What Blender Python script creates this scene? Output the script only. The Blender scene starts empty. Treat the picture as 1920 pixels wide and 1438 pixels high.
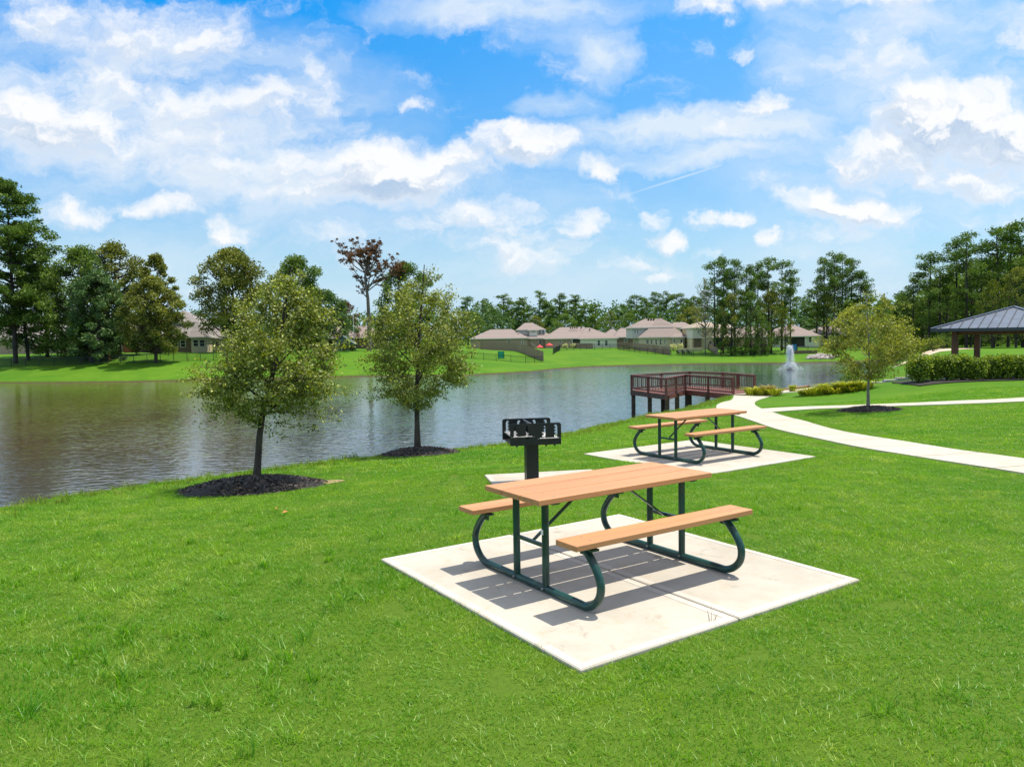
import bpy, bmesh, math, random
import numpy as np
from mathutils import Vector, Matrix

# ------------------------------------------------------------------ camera
F, PITCH, ROLL, H = 1444.2, 0.0612, -0.0168, 1.973       # focal length in photo pixels, angles, height
SC = bpy.context.scene
COL = SC.collection
cd = bpy.data.cameras.new("camera")
cam = bpy.data.objects.new("camera", cd); COL.objects.link(cam)
cd.sensor_width = 36.0; cd.lens = 36.0 * F / 1920.0
cd.clip_start = 0.1; cd.clip_end = 9000
cp, sp = math.cos(PITCH), math.sin(PITCH); cr, sr = math.cos(ROLL), math.sin(ROLL)
R0 = Vector((1, 0, 0)); FW = Vector((0, cp, -sp)); U0 = Vector((0, sp, cp))
RX = R0 * cr + U0 * sr; UP = U0 * cr - R0 * sr
cam.matrix_world = Matrix(((RX.x, UP.x, -FW.x, 0), (RX.y, UP.y, -FW.y, 0), (RX.z, UP.z, -FW.z, H), (0, 0, 0, 1)))
SC.camera = cam

def ray(px, py):
    a = px - 960.0; b = py - 719.0
    A = (a * cr + b * sr) / F; B = (-a * sr + b * cr) / F
    return np.array([A, cp - B * sp, -sp - B * cp])
def at(px, py, Y):
    d = ray(px, py); d = d * (Y / d[1]); return Vector((d[0], d[1], d[2] + H))
def atz(px, py, z):
    d = ray(px, py); d = d * ((z - H) / d[2]); return Vector((d[0], d[1], z))

# ------------------------------------------------------------------ sun, sky, exposure
SUN_EL, SUN_AZ = math.radians(70.5), math.radians(69)      # azimuth from +Y towards +X
sd = Vector((math.sin(SUN_AZ) * math.cos(SUN_EL), math.cos(SUN_AZ) * math.cos(SUN_EL), math.sin(SUN_EL)))
sl = bpy.data.lights.new("sun", 'SUN'); sl.energy = 5.0; sl.angle = math.radians(0.5); sl.color = (1.0, 0.93, 0.80)
so = bpy.data.objects.new("sun", sl); COL.objects.link(so)
so.rotation_euler = sd.to_track_quat('Z', 'Y').to_euler()
SC.view_settings.view_transform = 'Standard'; SC.view_settings.look = 'None'
SC.view_settings.exposure = 0.24; SC.view_settings.gamma = 1.0
SC.cycles.max_bounces = 8; SC.cycles.transparent_max_bounces = 24
SC.cycles.diffuse_bounces = 3; SC.cycles.volume_bounces = 0
SC.cycles.use_adaptive_sampling = True

class N:
    """tiny node-tree writer"""
    def __init__(s, tree): s.t = tree; s.n = tree.nodes; s.l = tree.links
    def new(s, typ, **kw):
        n = s.n.new(typ)
        for k, v in kw.items(): setattr(n, k, v)
        return n
    def put(s, sock, v):
        if isinstance(v, bpy.types.NodeSocket): s.l.new(v, sock)
        elif v is not None: sock.default_value = v
    def math(s, op, a, b=None, c=None, clamp=False):
        n = s.new('ShaderNodeMath', operation=op, use_clamp=clamp)
        s.put(n.inputs[0], a); s.put(n.inputs[1], b); s.put(n.inputs[2], c); return n.outputs[0]
    def vmath(s, op, a, b=None, out=0):
        n = s.new('ShaderNodeVectorMath', operation=op)
        s.put(n.inputs[0], a); s.put(n.inputs[1], b); return n.outputs[out]
    def mix(s, f, a, b, blend='MIX'):
        n = s.new('ShaderNodeMix', data_type='RGBA', blend_type=blend)
        s.put(n.inputs[0], f); s.put(n.inputs[6], a); s.put(n.inputs[7], b); return n.outputs[2]
    def noise(s, vec, scale, detail=4, rough=0.55, dist=0.0):
        n = s.new('ShaderNodeTexNoise'); s.put(n.inputs['Vector'], vec)
        n.inputs['Scale'].default_value = scale; n.inputs['Detail'].default_value = detail
        n.inputs['Roughness'].default_value = rough; n.inputs['Distortion'].default_value = dist
        return n.outputs[0]
    def ramp(s, f, lo, hi, a=0.0, b=1.0, smooth=True):
        n = s.new('ShaderNodeMapRange', interpolation_type='SMOOTHSTEP' if smooth else 'LINEAR')
        s.put(n.inputs[0], f); n.inputs[1].default_value = lo; n.inputs[2].default_value = hi
        s.put(n.inputs[3], a); s.put(n.inputs[4], b); return n.outputs[0]
    def xyz(s, a, b, c):
        n = s.new('ShaderNodeCombineXYZ'); s.put(n.inputs[0], a); s.put(n.inputs[1], b); s.put(n.inputs[2], c); return n.outputs[0]

def c4(c): return (c[0], c[1], c[2], 1.0)

def make_world():
    w = bpy.data.worlds.new("World"); SC.world = w; w.use_nodes = True
    t = w.node_tree; t.nodes.clear(); g = N(t)
    out = g.new('ShaderNodeOutputWorld'); bg = g.new('ShaderNodeBackground'); bg.inputs[1].default_value = 0.085
    sky = g.new('ShaderNodeTexSky', sky_type='NISHITA', sun_disc=False)
    sky.sun_elevation = SUN_EL; sky.sun_rotation = SUN_AZ
    sky.air_density = 1.0; sky.dust_density = 0.3; sky.ozone_density = 3.0; sky.altitude = 0
    tc = g.new('ShaderNodeTexCoord'); sep = g.new('ShaderNodeSeparateXYZ'); t.links.new(tc.outputs['Generated'], sep.inputs[0])
    ay = g.math('MAXIMUM', g.math('ABSOLUTE', sep.outputs[1]), 0.12)
    u = g.math('DIVIDE', sep.outputs[0], ay); v = g.math('DIVIDE', g.math('ABSOLUTE', sep.outputs[2]), ay)
    uv = g.xyz(u, v, 0.0)
    # deepen the blue away from the horizon
    hz = g.ramp(v, 0.0, 0.42, 0.0, 1.0, False)
    tint = g.mix(hz, (1.25, 1.25, 1.15, 1), (0.03, 1.36, 2.1, 1))
    skyc = g.mix(1.0, sky.outputs[0], tint, 'MULTIPLY')
    sdir = g.math('MULTIPLY', g.ramp(u, -0.45, 0.75, 0.0, 1.0, True), 0.26)      # paler towards the sun
    skyc = g.mix(sdir, skyc, (5.2, 7.6, 9.6, 1))
    cum = [(110,190,270,75,.85),(60,225,230,60,1.1),(330,60,140,80,.7),(200,40,150,50,.7),(430,190,210,50,.8),(330,260,330,75,.7),
        (560,300,170,50,.8),(735,322,150,62,1.35),(600,345,150,45,.9),(470,300,120,40,.7),(860,300,60,50,.7),(975,262,95,42,1.3),
        (1122,308,34,22,.9),(782,195,28,15,.8),(610,160,30,28,.6),(585,130,22,22,.6),(1432,190,50,24,.9),(1390,100,18,10,.5),
        (1362,8,32,22,.9),(1800,225,140,75,1.35),(1690,290,130,62,1.25),(1880,260,110,90,1.2),(1860,325,110,45,1.1),
        (1530,385,85,36,1.1),(1640,395,85,34,1.0),(1560,430,70,30,.8),(1360,413,48,20,.95),(1240,410,36,20,.95),(1258,448,44,22,1.0),
        (1452,452,32,16,.9),(1325,480,30,13,.8),(1227,520,30,11,.8),(1072,420,40,28,.9),(950,445,110,50,.7),(900,400,90,40,.85),
        (1010,480,130,34,.75),(432,432,62,28,.95),(290,388,75,24,.95),(155,398,75,26,.9),(1350,250,40,14,.5),(1640,80,60,60,.5),
        (1560,-10,300,26,.8),(1900,110,60,40,.6),(700,440,150,24,.5),(1150,500,60,14,.6)]
    veil = [(300,230,420,170,.8),(60,150,260,150,.5),(960,15,240,40,.8),(1130,95,70,60,.75),(1060,60,120,50,.5),(1320,240,300,38,1.0),(1270,292,260,26,.9),
        (1500,90,90,160,.55),(1720,110,260,150,.7),(1700,300,330,160,.6),(1600,440,300,90,.38),(700,420,520,130,.42),(960,520,460,60,.42),
        (250,480,500,110,.42),(1560,500,380,90,.40),(480,340,330,100,.7),(1050,190,90,20,.5),(870,380,120,90,.5)]
    def blobs(vec, lst):
        tot = None; src = vec
        for i, (px, py, rx, ry, s) in enumerate(lst):
            d = ray(px, py); cu, cv = d[0] / d[1], d[2] / d[1]; ia, ib = F / rx / 1.3, F / ry / 1.3
            if tot is not None and i % 5 == 0:      # chains the evaluation order, which keeps the shader's stack small
                k = g.new('ShaderNodeVectorMath', operation='MULTIPLY_ADD'); g.put(k.inputs[0], tot); k.inputs[1].default_value = (1e-6, 1e-6, 0); g.put(k.inputs[2], vec); src = k.outputs[0]
            m = g.new('ShaderNodeVectorMath', operation='MULTIPLY_ADD'); g.put(m.inputs[0], src); m.inputs[1].default_value = (ia, ib, 0); m.inputs[2].default_value = (-cu*ia, -cv*ib, 0)
            q = g.vmath('DOT_PRODUCT', m.outputs[0], m.outputs[0], out=1)
            q = g.math('MULTIPLY_ADD', q, -s, s)
            tot = q if tot is None else g.math('MAXIMUM', tot, q)
        return g.math('MAXIMUM', tot, 0.0)
    warp = g.new('ShaderNodeTexNoise'); g.put(warp.inputs['Vector'], uv); warp.inputs['Scale'].default_value = 10; warp.inputs['Detail'].default_value = 5; warp.inputs['Roughness'].default_value = 0.65
    wv = g.vmath('SUBTRACT', warp.outputs['Color'], (0.5, 0.5, 0.5)); wv = g.vmath('MULTIPLY', wv, (0.13, 0.08, 0))
    uvw = g.vmath('ADD', uv, wv)
    nv = g.vmath('MULTIPLY', uvw, (1.0, 1.55, 1.0))
    def dens(off):
        a = g.vmath('ADD', uvw, off); b = g.vmath('ADD', nv, off)
        f1 = g.noise(b, 11.0, 8, 0.60)
        return g.math('ADD', blobs(a, cum), g.math('MULTIPLY_ADD', f1, 3.0, -1.52))
    d0 = dens((0, 0, 0)); d1 = dens((0.010, 0.022, 0))
    # general scattered cumulus outside the picture (towards the zenith and behind) so the light and reflections stay natural
    gen = g.noise(g.vmath('MULTIPLY', uvw, (1.0, 1.0, 1.0)), 2.6, 7, 0.6)
    gmask = g.ramp(v, 0.55, 0.9, 0.0, 1.0)
    d0 = g.math('ADD', d0, g.math('MULTIPLY', gmask, g.math('MULTIPLY_ADD', gen, 4.0, -1.1)))
    a0 = g.ramp(d0, 0.02, 1.15)
    # veil (thin high cloud)
    vn = g.noise(g.vmath('MULTIPLY', uvw, (1.0, 3.2, 1.0)), 5.0, 6, 0.6)
    av = g.math('MULTIPLY', g.math('ADD', blobs(uvw, veil), 0.015), g.ramp(vn, 0.28, 0.68, 0.30, 1.35), clamp=True)
    av = g.math('MULTIPLY', av, 0.92)
    # contrail
    p0, p1 = ray(1105, 388), ray(1358, 308)
    u0, v0, u1, v1 = p0[0]/p0[1], p0[2]/p0[1], p1[0]/p1[1], p1[2]/p1[1]
    L = math.hypot(u1 - u0, v1 - v0); du, dv = (u1-u0)/L, (v1-v0)/L
    rel = g.vmath('SUBTRACT', uv, (u0, v0, 0))
    al = g.vmath('DOT_PRODUCT', rel, (du, dv, 0), out=1); ac = g.vmath('DOT_PRODUCT', rel, (-dv, du, 0), out=1)
    ac = g.math('ABSOLUTE', ac); ac = g.ramp(ac, 0.0, 0.0026, 1.0, 0.0)
    trail = g.math('MULTIPLY', ac, g.math('MULTIPLY', g.ramp(al, 0.0, L*0.7, 0.0, 0.55), g.ramp(al, L*.97, L, 1.0, 0.0)))
    av = g.math('MAXIMUM', av, trail)
    skyc = g.mix(g.ramp(v, 0.0, 0.15, 0.9, 0.0), skyc, (4.8, 7.2, 9.6, 1))
    lit = g.ramp(g.math('SUBTRACT', d0, d1), -0.22, 0.34)
    thick = g.ramp(d0, 0.4, 1.5)
    shade = g.math('MULTIPLY', g.math('SUBTRACT', 1.0, lit), g.math('MULTIPLY_ADD', thick, 0.8, 0.25))
    cc = g.mix(shade, (10.0, 10.05, 10.2, 1), (4.9, 6.3, 8.2, 1))
    c1 = g.mix(av, skyc, (7.6, 8.7, 9.8, 1))
    c2 = g.mix(g.math('MULTIPLY', a0, 0.96), c1, cc)
    g.put(bg.inputs[0], c2); t.links.new(bg.outputs[0], out.inputs[0])
    w.cycles.sampling_method = 'MANUAL'; w.cycles.sample_map_resolution = 512
make_world()

# ------------------------------------------------------------------ terrain
CREST_Z = 0.25
ctrl = [(0.7,6.3,0),(-1,2,.02),(3,3,.02),(-6,6,-.1),(-4.1,12.3,-.35),(-2.1,17.1,-.6),(.3,10.6,-.1),(3.3,13.7,-.234),(8.3,12.6,-.27),
        (12,25.9,-.72),(17.7,26.7,-.6),(23,38,-.58),(27,38,-.56),(19.9,38,-.60),(18.5,40,-.85),(8,22.5,-.85),(9.8,36,-1.5),(13.5,46,-1.79),(15.6,49.2,-1.79),(14.5,43,-1.7),(19,47,-1.65),
        (1,20.5,-.8),(4.2,27,-1.15),(8,35.5,-1.5),(23,50,-1.35),(26,46,-.95),(30,60,-.9),(32,42,-.6),(45,45,-.55),(50,80,-.5),(60,120,-1.0),(90,120,-1.0),(60,90,-.6),
        (30,20,-.35),(20,5,0),(-10,0,0),(10,-10,.1),(-20,-10,0),(-12,8,-.2),(16,36,-1.15),(150,200,-1),(150,0,0),(-60,-60,0)]
CP = np.array(ctrl, float)
def phi(r2): return np.sqrt(r2 + 2.0)
n_ = len(CP)
A_ = np.zeros((n_+3, n_+3)); dx = CP[:, None, :2] - CP[None, :, :2]
A_[:n_, :n_] = phi((dx**2).sum(-1)) - 0.02*np.eye(n_); A_[:n_, n_] = 1; A_[:n_, n_+1:] = CP[:, :2]
A_[n_, :n_] = 1; A_[n_+1:, :n_] = CP[:, :2].T
W_ = np.linalg.solve(A_, np.concatenate([CP[:, 2], [0, 0, 0]]))
def tps(x, y):
    z = W_[n_] + W_[n_+1]*x + W_[n_+2]*y
    for i in range(n_): z = z + W_[i]*phi((x-CP[i, 0])**2 + (y-CP[i, 1])**2)
    return np.clip(z, -2.1, 0.15)
PADS = []      # (cx, cy, yaw, u0, u1, v0, v1, z)
PADS.append((0.7303, 6.3165, 0.5886, -1.37, 1.44, -1.406, 1.41, 0.0))
PADS.append((3.3, 13.7435, 0.5887, -1.45, 1.45, -1.42, 1.42, -0.234))
PADS.append((0.53, 10.75, 0.19, -0.83, 0.83, -0.79, 0.79, -0.10))
def pad_dist(x, y, p):
    cx, cy, yw, u0, u1, v0, v1, z = p; c, s = math.cos(yw), math.sin(yw)
    u = (x-cx)*c + (y-cy)*s; v = -(x-cx)*s + (y-cy)*c
    du = np.maximum(np.maximum(u0-u, u-u1), 0); dv = np.maximum(np.maximum(v0-v, v-v1), 0)
    return np.hypot(du, dv)
def near_plain(x, y):
    z = tps(x, y)
    for p in PADS:
        d = pad_dist(x, y, p); t = np.clip(1 - d/2.2, 0, 1); w = t*t*(3-2*t)
        z = z*(1-w) + p[7]*w
    return z
def hit(px, py, zfun=None):
    """march a camera ray onto the near lawn"""
    zf = zfun or near_plain
    d = ray(px, py); Y = 2.0; prev = None
    while Y < 400:
        p = d*(Y/d[1]); z = p[2]+H; g = float(zf(np.array([p[0]]), np.array([p[1]]))[0])
        if z <= g:
            lo, hi = prev, Y
            for _ in range(20):
                m = (lo+hi)/2; q = d*(m/d[1])
                if q[2]+H <= float(zf(np.array([q[0]]), np.array([q[1]]))[0]): hi = m
                else: lo = m
            q = d*(hi/d[1]); return Vector((q[0], q[1], q[2]+H))
        prev = Y; Y *= 1.01
    return at(px, py, 400)
def sdist(x, y, poly):
    """signed distance to a polygon, positive outside"""
    P = np.array([(p[0], p[1]) for p in poly], float); Q = np.roll(P, -1, 0)
    x = np.asarray(x, float); y = np.asarray(y, float)
    best = np.full(x.shape, 1e18); ins = np.zeros(x.shape, bool)
    for (x0, y0), (x1, y1) in zip(P, Q):
        ex, ey = x1-x0, y1-y0; L2 = ex*ex+ey*ey+1e-12
        t = np.clip(((x-x0)*ex+(y-y0)*ey)/L2, 0, 1)
        best = np.minimum(best, (x-x0-t*ex)**2 + (y-y0-t*ey)**2)
        c = ((y0 > y) != (y1 > y)) & (x < (x1-x0)*(y-y0)/(y1-y0+1e-18)+x0)
        ins ^= c
    d = np.sqrt(best); return np.where(ins, -d, d)
WATER = -3.85
crest_px = [(0,958),(187,924),(340,903),(496,883),(612,868),(671,860),(760,851),(866,842),(940,835),(1055,816),(1100,809),(1152,794),(1185,789),
            (1228,777),(1279,769),(1341,752),(1378,741)]
crest = [hit(a, b) for a, b in crest_px]
# pier abutment, landing, flower bed and the steps
crest += [Vector((15.3, 47.9, 0)), Vector((17.6, 48.6, 0)), Vector((19.6, 49.6, 0)), Vector((22.3, 49.2, 0)), Vector((24.2, 48.2, 0)), Vector((26.5, 49.5, 0))]
NEARP = [(-60,-90),(-50,-22),(-35,-10),(-20,-1),(-12,6.5)] + [(p.x, p.y) for p in crest] + [(32,58),(45,80),(62,112),(78,138),(90,165),(110,500),(500,500),(500,-90)]
shore_px = [(0,718),(110,717.5),(220,716.5),(370,713),(520,709),(620,706.5),(700,705.5),(880,703.5),(950,700),(1000,697),(1050,691.5),(1100,688),(1200,685),(1300,682.5),
            (1400,681.5),(1480,681),(1560,679),(1640,677),(1700,675)]
shore = [atz(a, b, WATER) for a, b in shore_px]
FARP = [(-700,60),(-400,100),(-200,118),(-120,119)] + [(p.x, p.y) for p in shore] + [(100,166),(130,260),(160,700),(-700,700)]
def T(x, y):
    x = np.asarray(x, float); y = np.asarray(y, float)
    zn = near_plain(x, y); d = np.maximum(sdist(x, y, NEARP), 0)
    zn = np.maximum(zn - 0.40*d*d/(d+0.9), -5.4)
    s = -sdist(x, y, FARP)
    k = np.interp(x, [-80, -20, 0, 30, 80], [.15, .13, .09, .052, .06])
    cap = np.interp(x, [-80, -30, -5, 30, 60, 90], [-.1, -.3, -1.25, -1.4, -1.5, -1.2])
    rise = WATER + .16*np.clip(s/0.5, 0, 1) + k*np.maximum(s, 0)
    q = 0.5
    m = np.clip(0.5 + 0.5*(rise-cap)/q, 0, 1); zf = rise*(1-m)+cap*m - q*m*(1-m)     # smooth minimum
    zf = np.where(s > 0, zf, np.maximum(WATER - .35*(-s), -5.4))
    return np.maximum(zn, zf)
def tz(x, y): return float(T(np.array([x]), np.array([y]))[0])

# ------------------------------------------------------------------ object helpers
def tag(o, label=None, cat=None, group=None, kind=None):
    if label: o['label'] = label
    if cat: o['category'] = cat
    if group: o['group'] = group
    if kind: o['kind'] = kind
    return o
def thing(name, label, cat, loc=(0, 0, 0), rz=0.0, group=None):
    o = bpy.data.objects.new(name, None); COL.objects.link(o); o.empty_display_size = 0.3
    o.location = loc; o.rotation_euler = (0, 0, rz); return tag(o, label, cat, group)
def link(name, me, parent=None):
    o = bpy.data.objects.new(name, me); COL.objects.link(o)
    if parent is not None: o.parent = parent
    return o
class MB:
    def __init__(s): s.v = []; s.f = []; s.m = []; s.s = []
    def add(s, vs, fs, m=0, smooth=False):
        b = len(s.v); s.v += [tuple(p) for p in vs]
        for f in fs: s.f.append(tuple(b+i for i in f)); s.m.append(m); s.s.append(smooth)
    def box(s, x0, x1, y0, y1, z0, z1, m=0):
        v = [(x0,y0,z0),(x1,y0,z0),(x1,y1,z0),(x0,y1,z0),(x0,y0,z1),(x1,y0,z1),(x1,y1,z1),(x0,y1,z1)]
        s.add(v, [(0,3,2,1),(4,5,6,7),(0,1,5,4),(1,2,6,5),(2,3,7,6),(3,0,4,7)], m)
    def bbox(s, x0, x1, y0, y1, z0, z1, b=0.004, m=0):
        """box with chamfered long edges"""
        bm = bmesh.new(); bmesh.ops.create_cube(bm, size=1)
        for v in bm.verts:
            v.co = Vector(((x0+x1)/2+v.co.x*(x1-x0), (y0+y1)/2+v.co.y*(y1-y0), (z0+z1)/2+v.co.z*(z1-z0)))
        bmesh.ops.bevel(bm, geom=bm.edges[:], offset=b, segments=2, profile=0.5, affect='EDGES')
        bm.verts.index_update(); s.add([v.co[:] for v in bm.verts], [[v.index for v in f.verts] for f in bm.faces], m, False); bm.free()
    def obox(s, a, b, w, h, m=0):
        """a beam from a to b; w across, h up"""
        a, b = Vector(a), Vector(b); d = (b-a).normalized()
        up = Vector((0,0,1)) if abs(d.z) < 0.95 else Vector((0,1,0))
        x = d.cross(up).normalized()*w/2; y = x.cross(d).normalized()*h/2
        v = [a-x-y, a+x-y, a+x+y, a-x+y, b-x-y, b+x-y, b+x+y, b-x+y]
        s.add(v, [(0,1,2,3),(4,7,6,5),(0,4,5,1),(1,5,6,2),(2,6,7,3),(3,7,4,0)], m)
    def tube(s, pts, r, n=8, m=0, cap=True):
        pts = [Vector(p) for p in pts]; rs = r if isinstance(r, (list, tuple)) else [r]*len(pts)
        rings = []; ref = None
        for i, p in enumerate(pts):
            d = (pts[min(i+1, len(pts)-1)] - pts[max(i-1, 0)]).normalized()
            if ref is None:
                ref = Vector((0,0,1)) if abs(d.z) < 0.9 else Vector((1,0,0))
            x = (ref - d*ref.dot(d)).normalized(); ref = x; y = d.cross(x)
            rings.append([p + (x*math.cos(2*math.pi*k/n) + y*math.sin(2*math.pi*k/n))*rs[i] for k in range(n)])
        vs = [q for r_ in rings for q in r_]; fs = []
        for i in range(len(pts)-1):
            for k in range(n): fs.append((i*n+k, i*n+(k+1)%n, (i+1)*n+(k+1)%n, (i+1)*n+k))
        s.add(vs, fs, m, True)
        if cap: s.add(rings[0], [tuple(range(n))[::-1]], m); s.add(rings[-1], [tuple(range(n))], m)
    def build(s, name, mats, parent=None):
        me = bpy.data.meshes.new(name); me.from_pydata(s.v, [], s.f)
        for m in (mats if isinstance(mats, (list, tuple)) else [mats]): me.materials.append(m)
        me.polygons.foreach_set('material_index', s.m); me.polygons.foreach_set('use_smooth', s.s); me.update()
        return link(name, me, parent)
def np_mesh(name, V, F, mats, smooth=False, attrs=None):
    """V (n,3), F (m,k) with k fixed"""
    me = bpy.data.meshes.new(name); V = np.ascontiguousarray(V, np.float32); F = np.ascontiguousarray(F, np.int32)
    me.vertices.add(len(V)); me.vertices.foreach_set('co', V.ravel())
    if len(F):
        me.loops.add(F.size); me.loops.foreach_set('vertex_index', F.ravel())
        me.polygons.add(len(F)); me.polygons.foreach_set('loop_start', np.arange(len(F), dtype=np.int32)*F.shape[1])
        me.polygons.foreach_set('use_smooth', np.full(len(F), smooth))
    for m in (mats if isinstance(mats, (list, tuple)) else [mats]): me.materials.append(m)
    for k, (typ, dom, arr) in (attrs or {}).items():
        a = me.attributes.new(k, typ, dom)
        a.data.foreach_set('vector' if typ == 'FLOAT_VECTOR' else 'value', np.ascontiguousarray(arr).ravel())
    me.update(calc_edges=True); return me

# ------------------------------------------------------------------ materials
def mat(name, col, rough=0.7, var=0.0, vscale=4.0, col2=None, bump=0.0, bscale=40.0, metal=0.0, spec=0.5, coords='Object', stretch=None):
    m = bpy.data.materials.new(name); m.use_nodes = True; t = m.node_tree; g = N(t); b = t.nodes['Principled BSDF']
    b.inputs['Roughness'].default_value = rough; b.inputs['Metallic'].default_value = metal; b.inputs['Specular IOR Level'].default_value = spec
    tc = g.new('ShaderNodeTexCoord'); vec = tc.outputs[coords]
    if stretch: vec = g.vmath('MULTIPLY', vec, stretch)
    if var or col2:
        n = g.noise(vec, vscale, 6, 0.6); c2 = col2 or tuple(x*(1-var) for x in col); c1 = col if col2 else tuple(min(1, x*(1+var)) for x in col)
        g.put(b.inputs['Base Color'], g.mix(g.ramp(n, 0.32, 0.68), c4(c1), c4(c2)))
    else: b.inputs['Base Color'].default_value = c4(col)
    if bump:
        bn = g.new('ShaderNodeBump'); bn.inputs['Strength'].default_value = bump; bn.inputs['Distance'].default_value = 0.01
        g.put(bn.inputs['Height'], g.noise(vec, bscale, 5, 0.6)); t.links.new(bn.outputs[0], b.inputs['Normal'])
    return m
def leaf_mat(name, c1, c2, c3=None, trans=0.45, scale=1.2, gloss=0.10, rough=0.6):
    """leaf colour varies per leaf (attribute v) and by clump"""
    m = bpy.data.materials.new(name); m.use_nodes = True; t = m.node_tree; t.nodes.clear(); g = N(t)
    out = g.new('ShaderNodeOutputMaterial'); at_ = g.new('ShaderNodeAttribute', attribute_name='v')
    tc = g.new('ShaderNodeTexCoord'); n = g.noise(tc.outputs['Object'], scale, 3, 0.5)
    f = g.math('ADD', g.math('MULTIPLY', at_.outputs['Fac'], 0.6), g.ramp(n, 0.3, 0.7, 0.0, 0.4))
    col = g.mix(f, c4(c1), c4(c2))
    if c3: col = g.mix(g.ramp(at_.outputs['Fac'], 0.90, 0.93), col, c4(c3))
    d = g.new('ShaderNodeBsdfDiffuse'); tr = g.new('ShaderNodeBsdfTranslucent'); gl = g.new('ShaderNodeBsdfGlossy')
    gl.inputs['Roughness'].default_value = rough; gl.inputs['Color'].default_value = (1, 1, 0.75, 1)
    g.put(d.inputs[0], col); g.put(tr.inputs[0], g.mix(1.0, col, (1.25, 1.2, 0.5, 1), 'MULTIPLY'))
    mx = g.new('ShaderNodeMixShader'); mx.inputs[0].default_value = trans; t.links.new(d.outputs[0], mx.inputs[1]); t.links.new(tr.outputs[0], mx.inputs[2])
    m2 = g.new('ShaderNodeMixShader'); m2.inputs[0].default_value = gloss*0.5; t.links.new(mx.outputs[0], m2.inputs[1]); t.links.new(gl.outputs[0], m2.inputs[2])
    t.links.new(m2.outputs[0], out.inputs[0]); return m

def lawn_mat():
    m = bpy.data.materials.new('lawn'); m.use_nodes = True; t = m.node_tree; g = N(t); b = t.nodes['Principled BSDF']
    b.inputs['Roughness'].default_value = 0.9; b.inputs['Specular IOR Level'].default_value = 0.1
    geo = g.new('ShaderNodeNewGeometry'); P = geo.outputs['Position']
    n1 = g.noise(P, 0.18, 5, 0.6); n2 = g.noise(P, 1.7, 5, 0.65); n3 = g.noise(P, 28.0, 3, 0.7)
    c = g.mix(g.ramp(n1, 0.3, 0.7), (0.066, 0.178, 0.008, 1), (0.120, 0.235, 0.014, 1))
    c = g.mix(g.ramp(n2, 0.52, 0.78, 0.0, 0.5), c, (0.180, 0.235, 0.040, 1))
    c = g.mix(g.ramp(g.noise(g.vmath('MULTIPLY', P, (0.5, 2.2, 1.0)), 0.9, 5, 0.7), 0.45, 0.75, 0.0, 0.6), c, (0.040, 0.140, 0.006, 1))
    c = g.mix(g.ramp(n3, 0.25, 0.75, 0.6, 0.0), c, (0.040, 0.110, 0.006, 1))
    sep = g.new('ShaderNodeSeparateXYZ'); t.links.new(P, sep.inputs[0])
    # where the blades are modelled the sheet itself is the dark thatch and soil between them
    side = g.ramp(g.math('MULTIPLY_ADD', sep.outputs[1], -0.70, g.math('ABSOLUTE', sep.outputs[0])), 3.4, 4.3, 1.0, 0.0)
    th = g.math('MULTIPLY', side, g.ramp(sep.outputs[1], 25.0, 33.0, 1.0, 0.0)); th = g.math('MULTIPLY', th, g.ramp(sep.outputs[1], 2.4, 3.0))
    c = g.mix(g.math('MULTIPLY', th, 0.85), c, g.mix(n3, (0.042, 0.092, 0.006, 1), (0.115, 0.180, 0.022, 1)))
    mud = g.ramp(g.math('ADD', sep.outputs[2], g.math('MULTIPLY', n2, 0.25)), -3.68, -3.50, 1.0, 0.0)
    c = g.mix(mud, c, (0.075, 0.060, 0.030, 1))
    g.put(b.inputs['Base Color'], c)
    bn = g.new('ShaderNodeBump'); bn.inputs['Strength'].default_value = 0.7; bn.inputs['Distance'].default_value = 0.05
    g.put(bn.inputs['Height'], g.noise(P, 14.0, 4, 0.75)); t.links.new(bn.outputs[0], b.inputs['Normal']); return m
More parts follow.
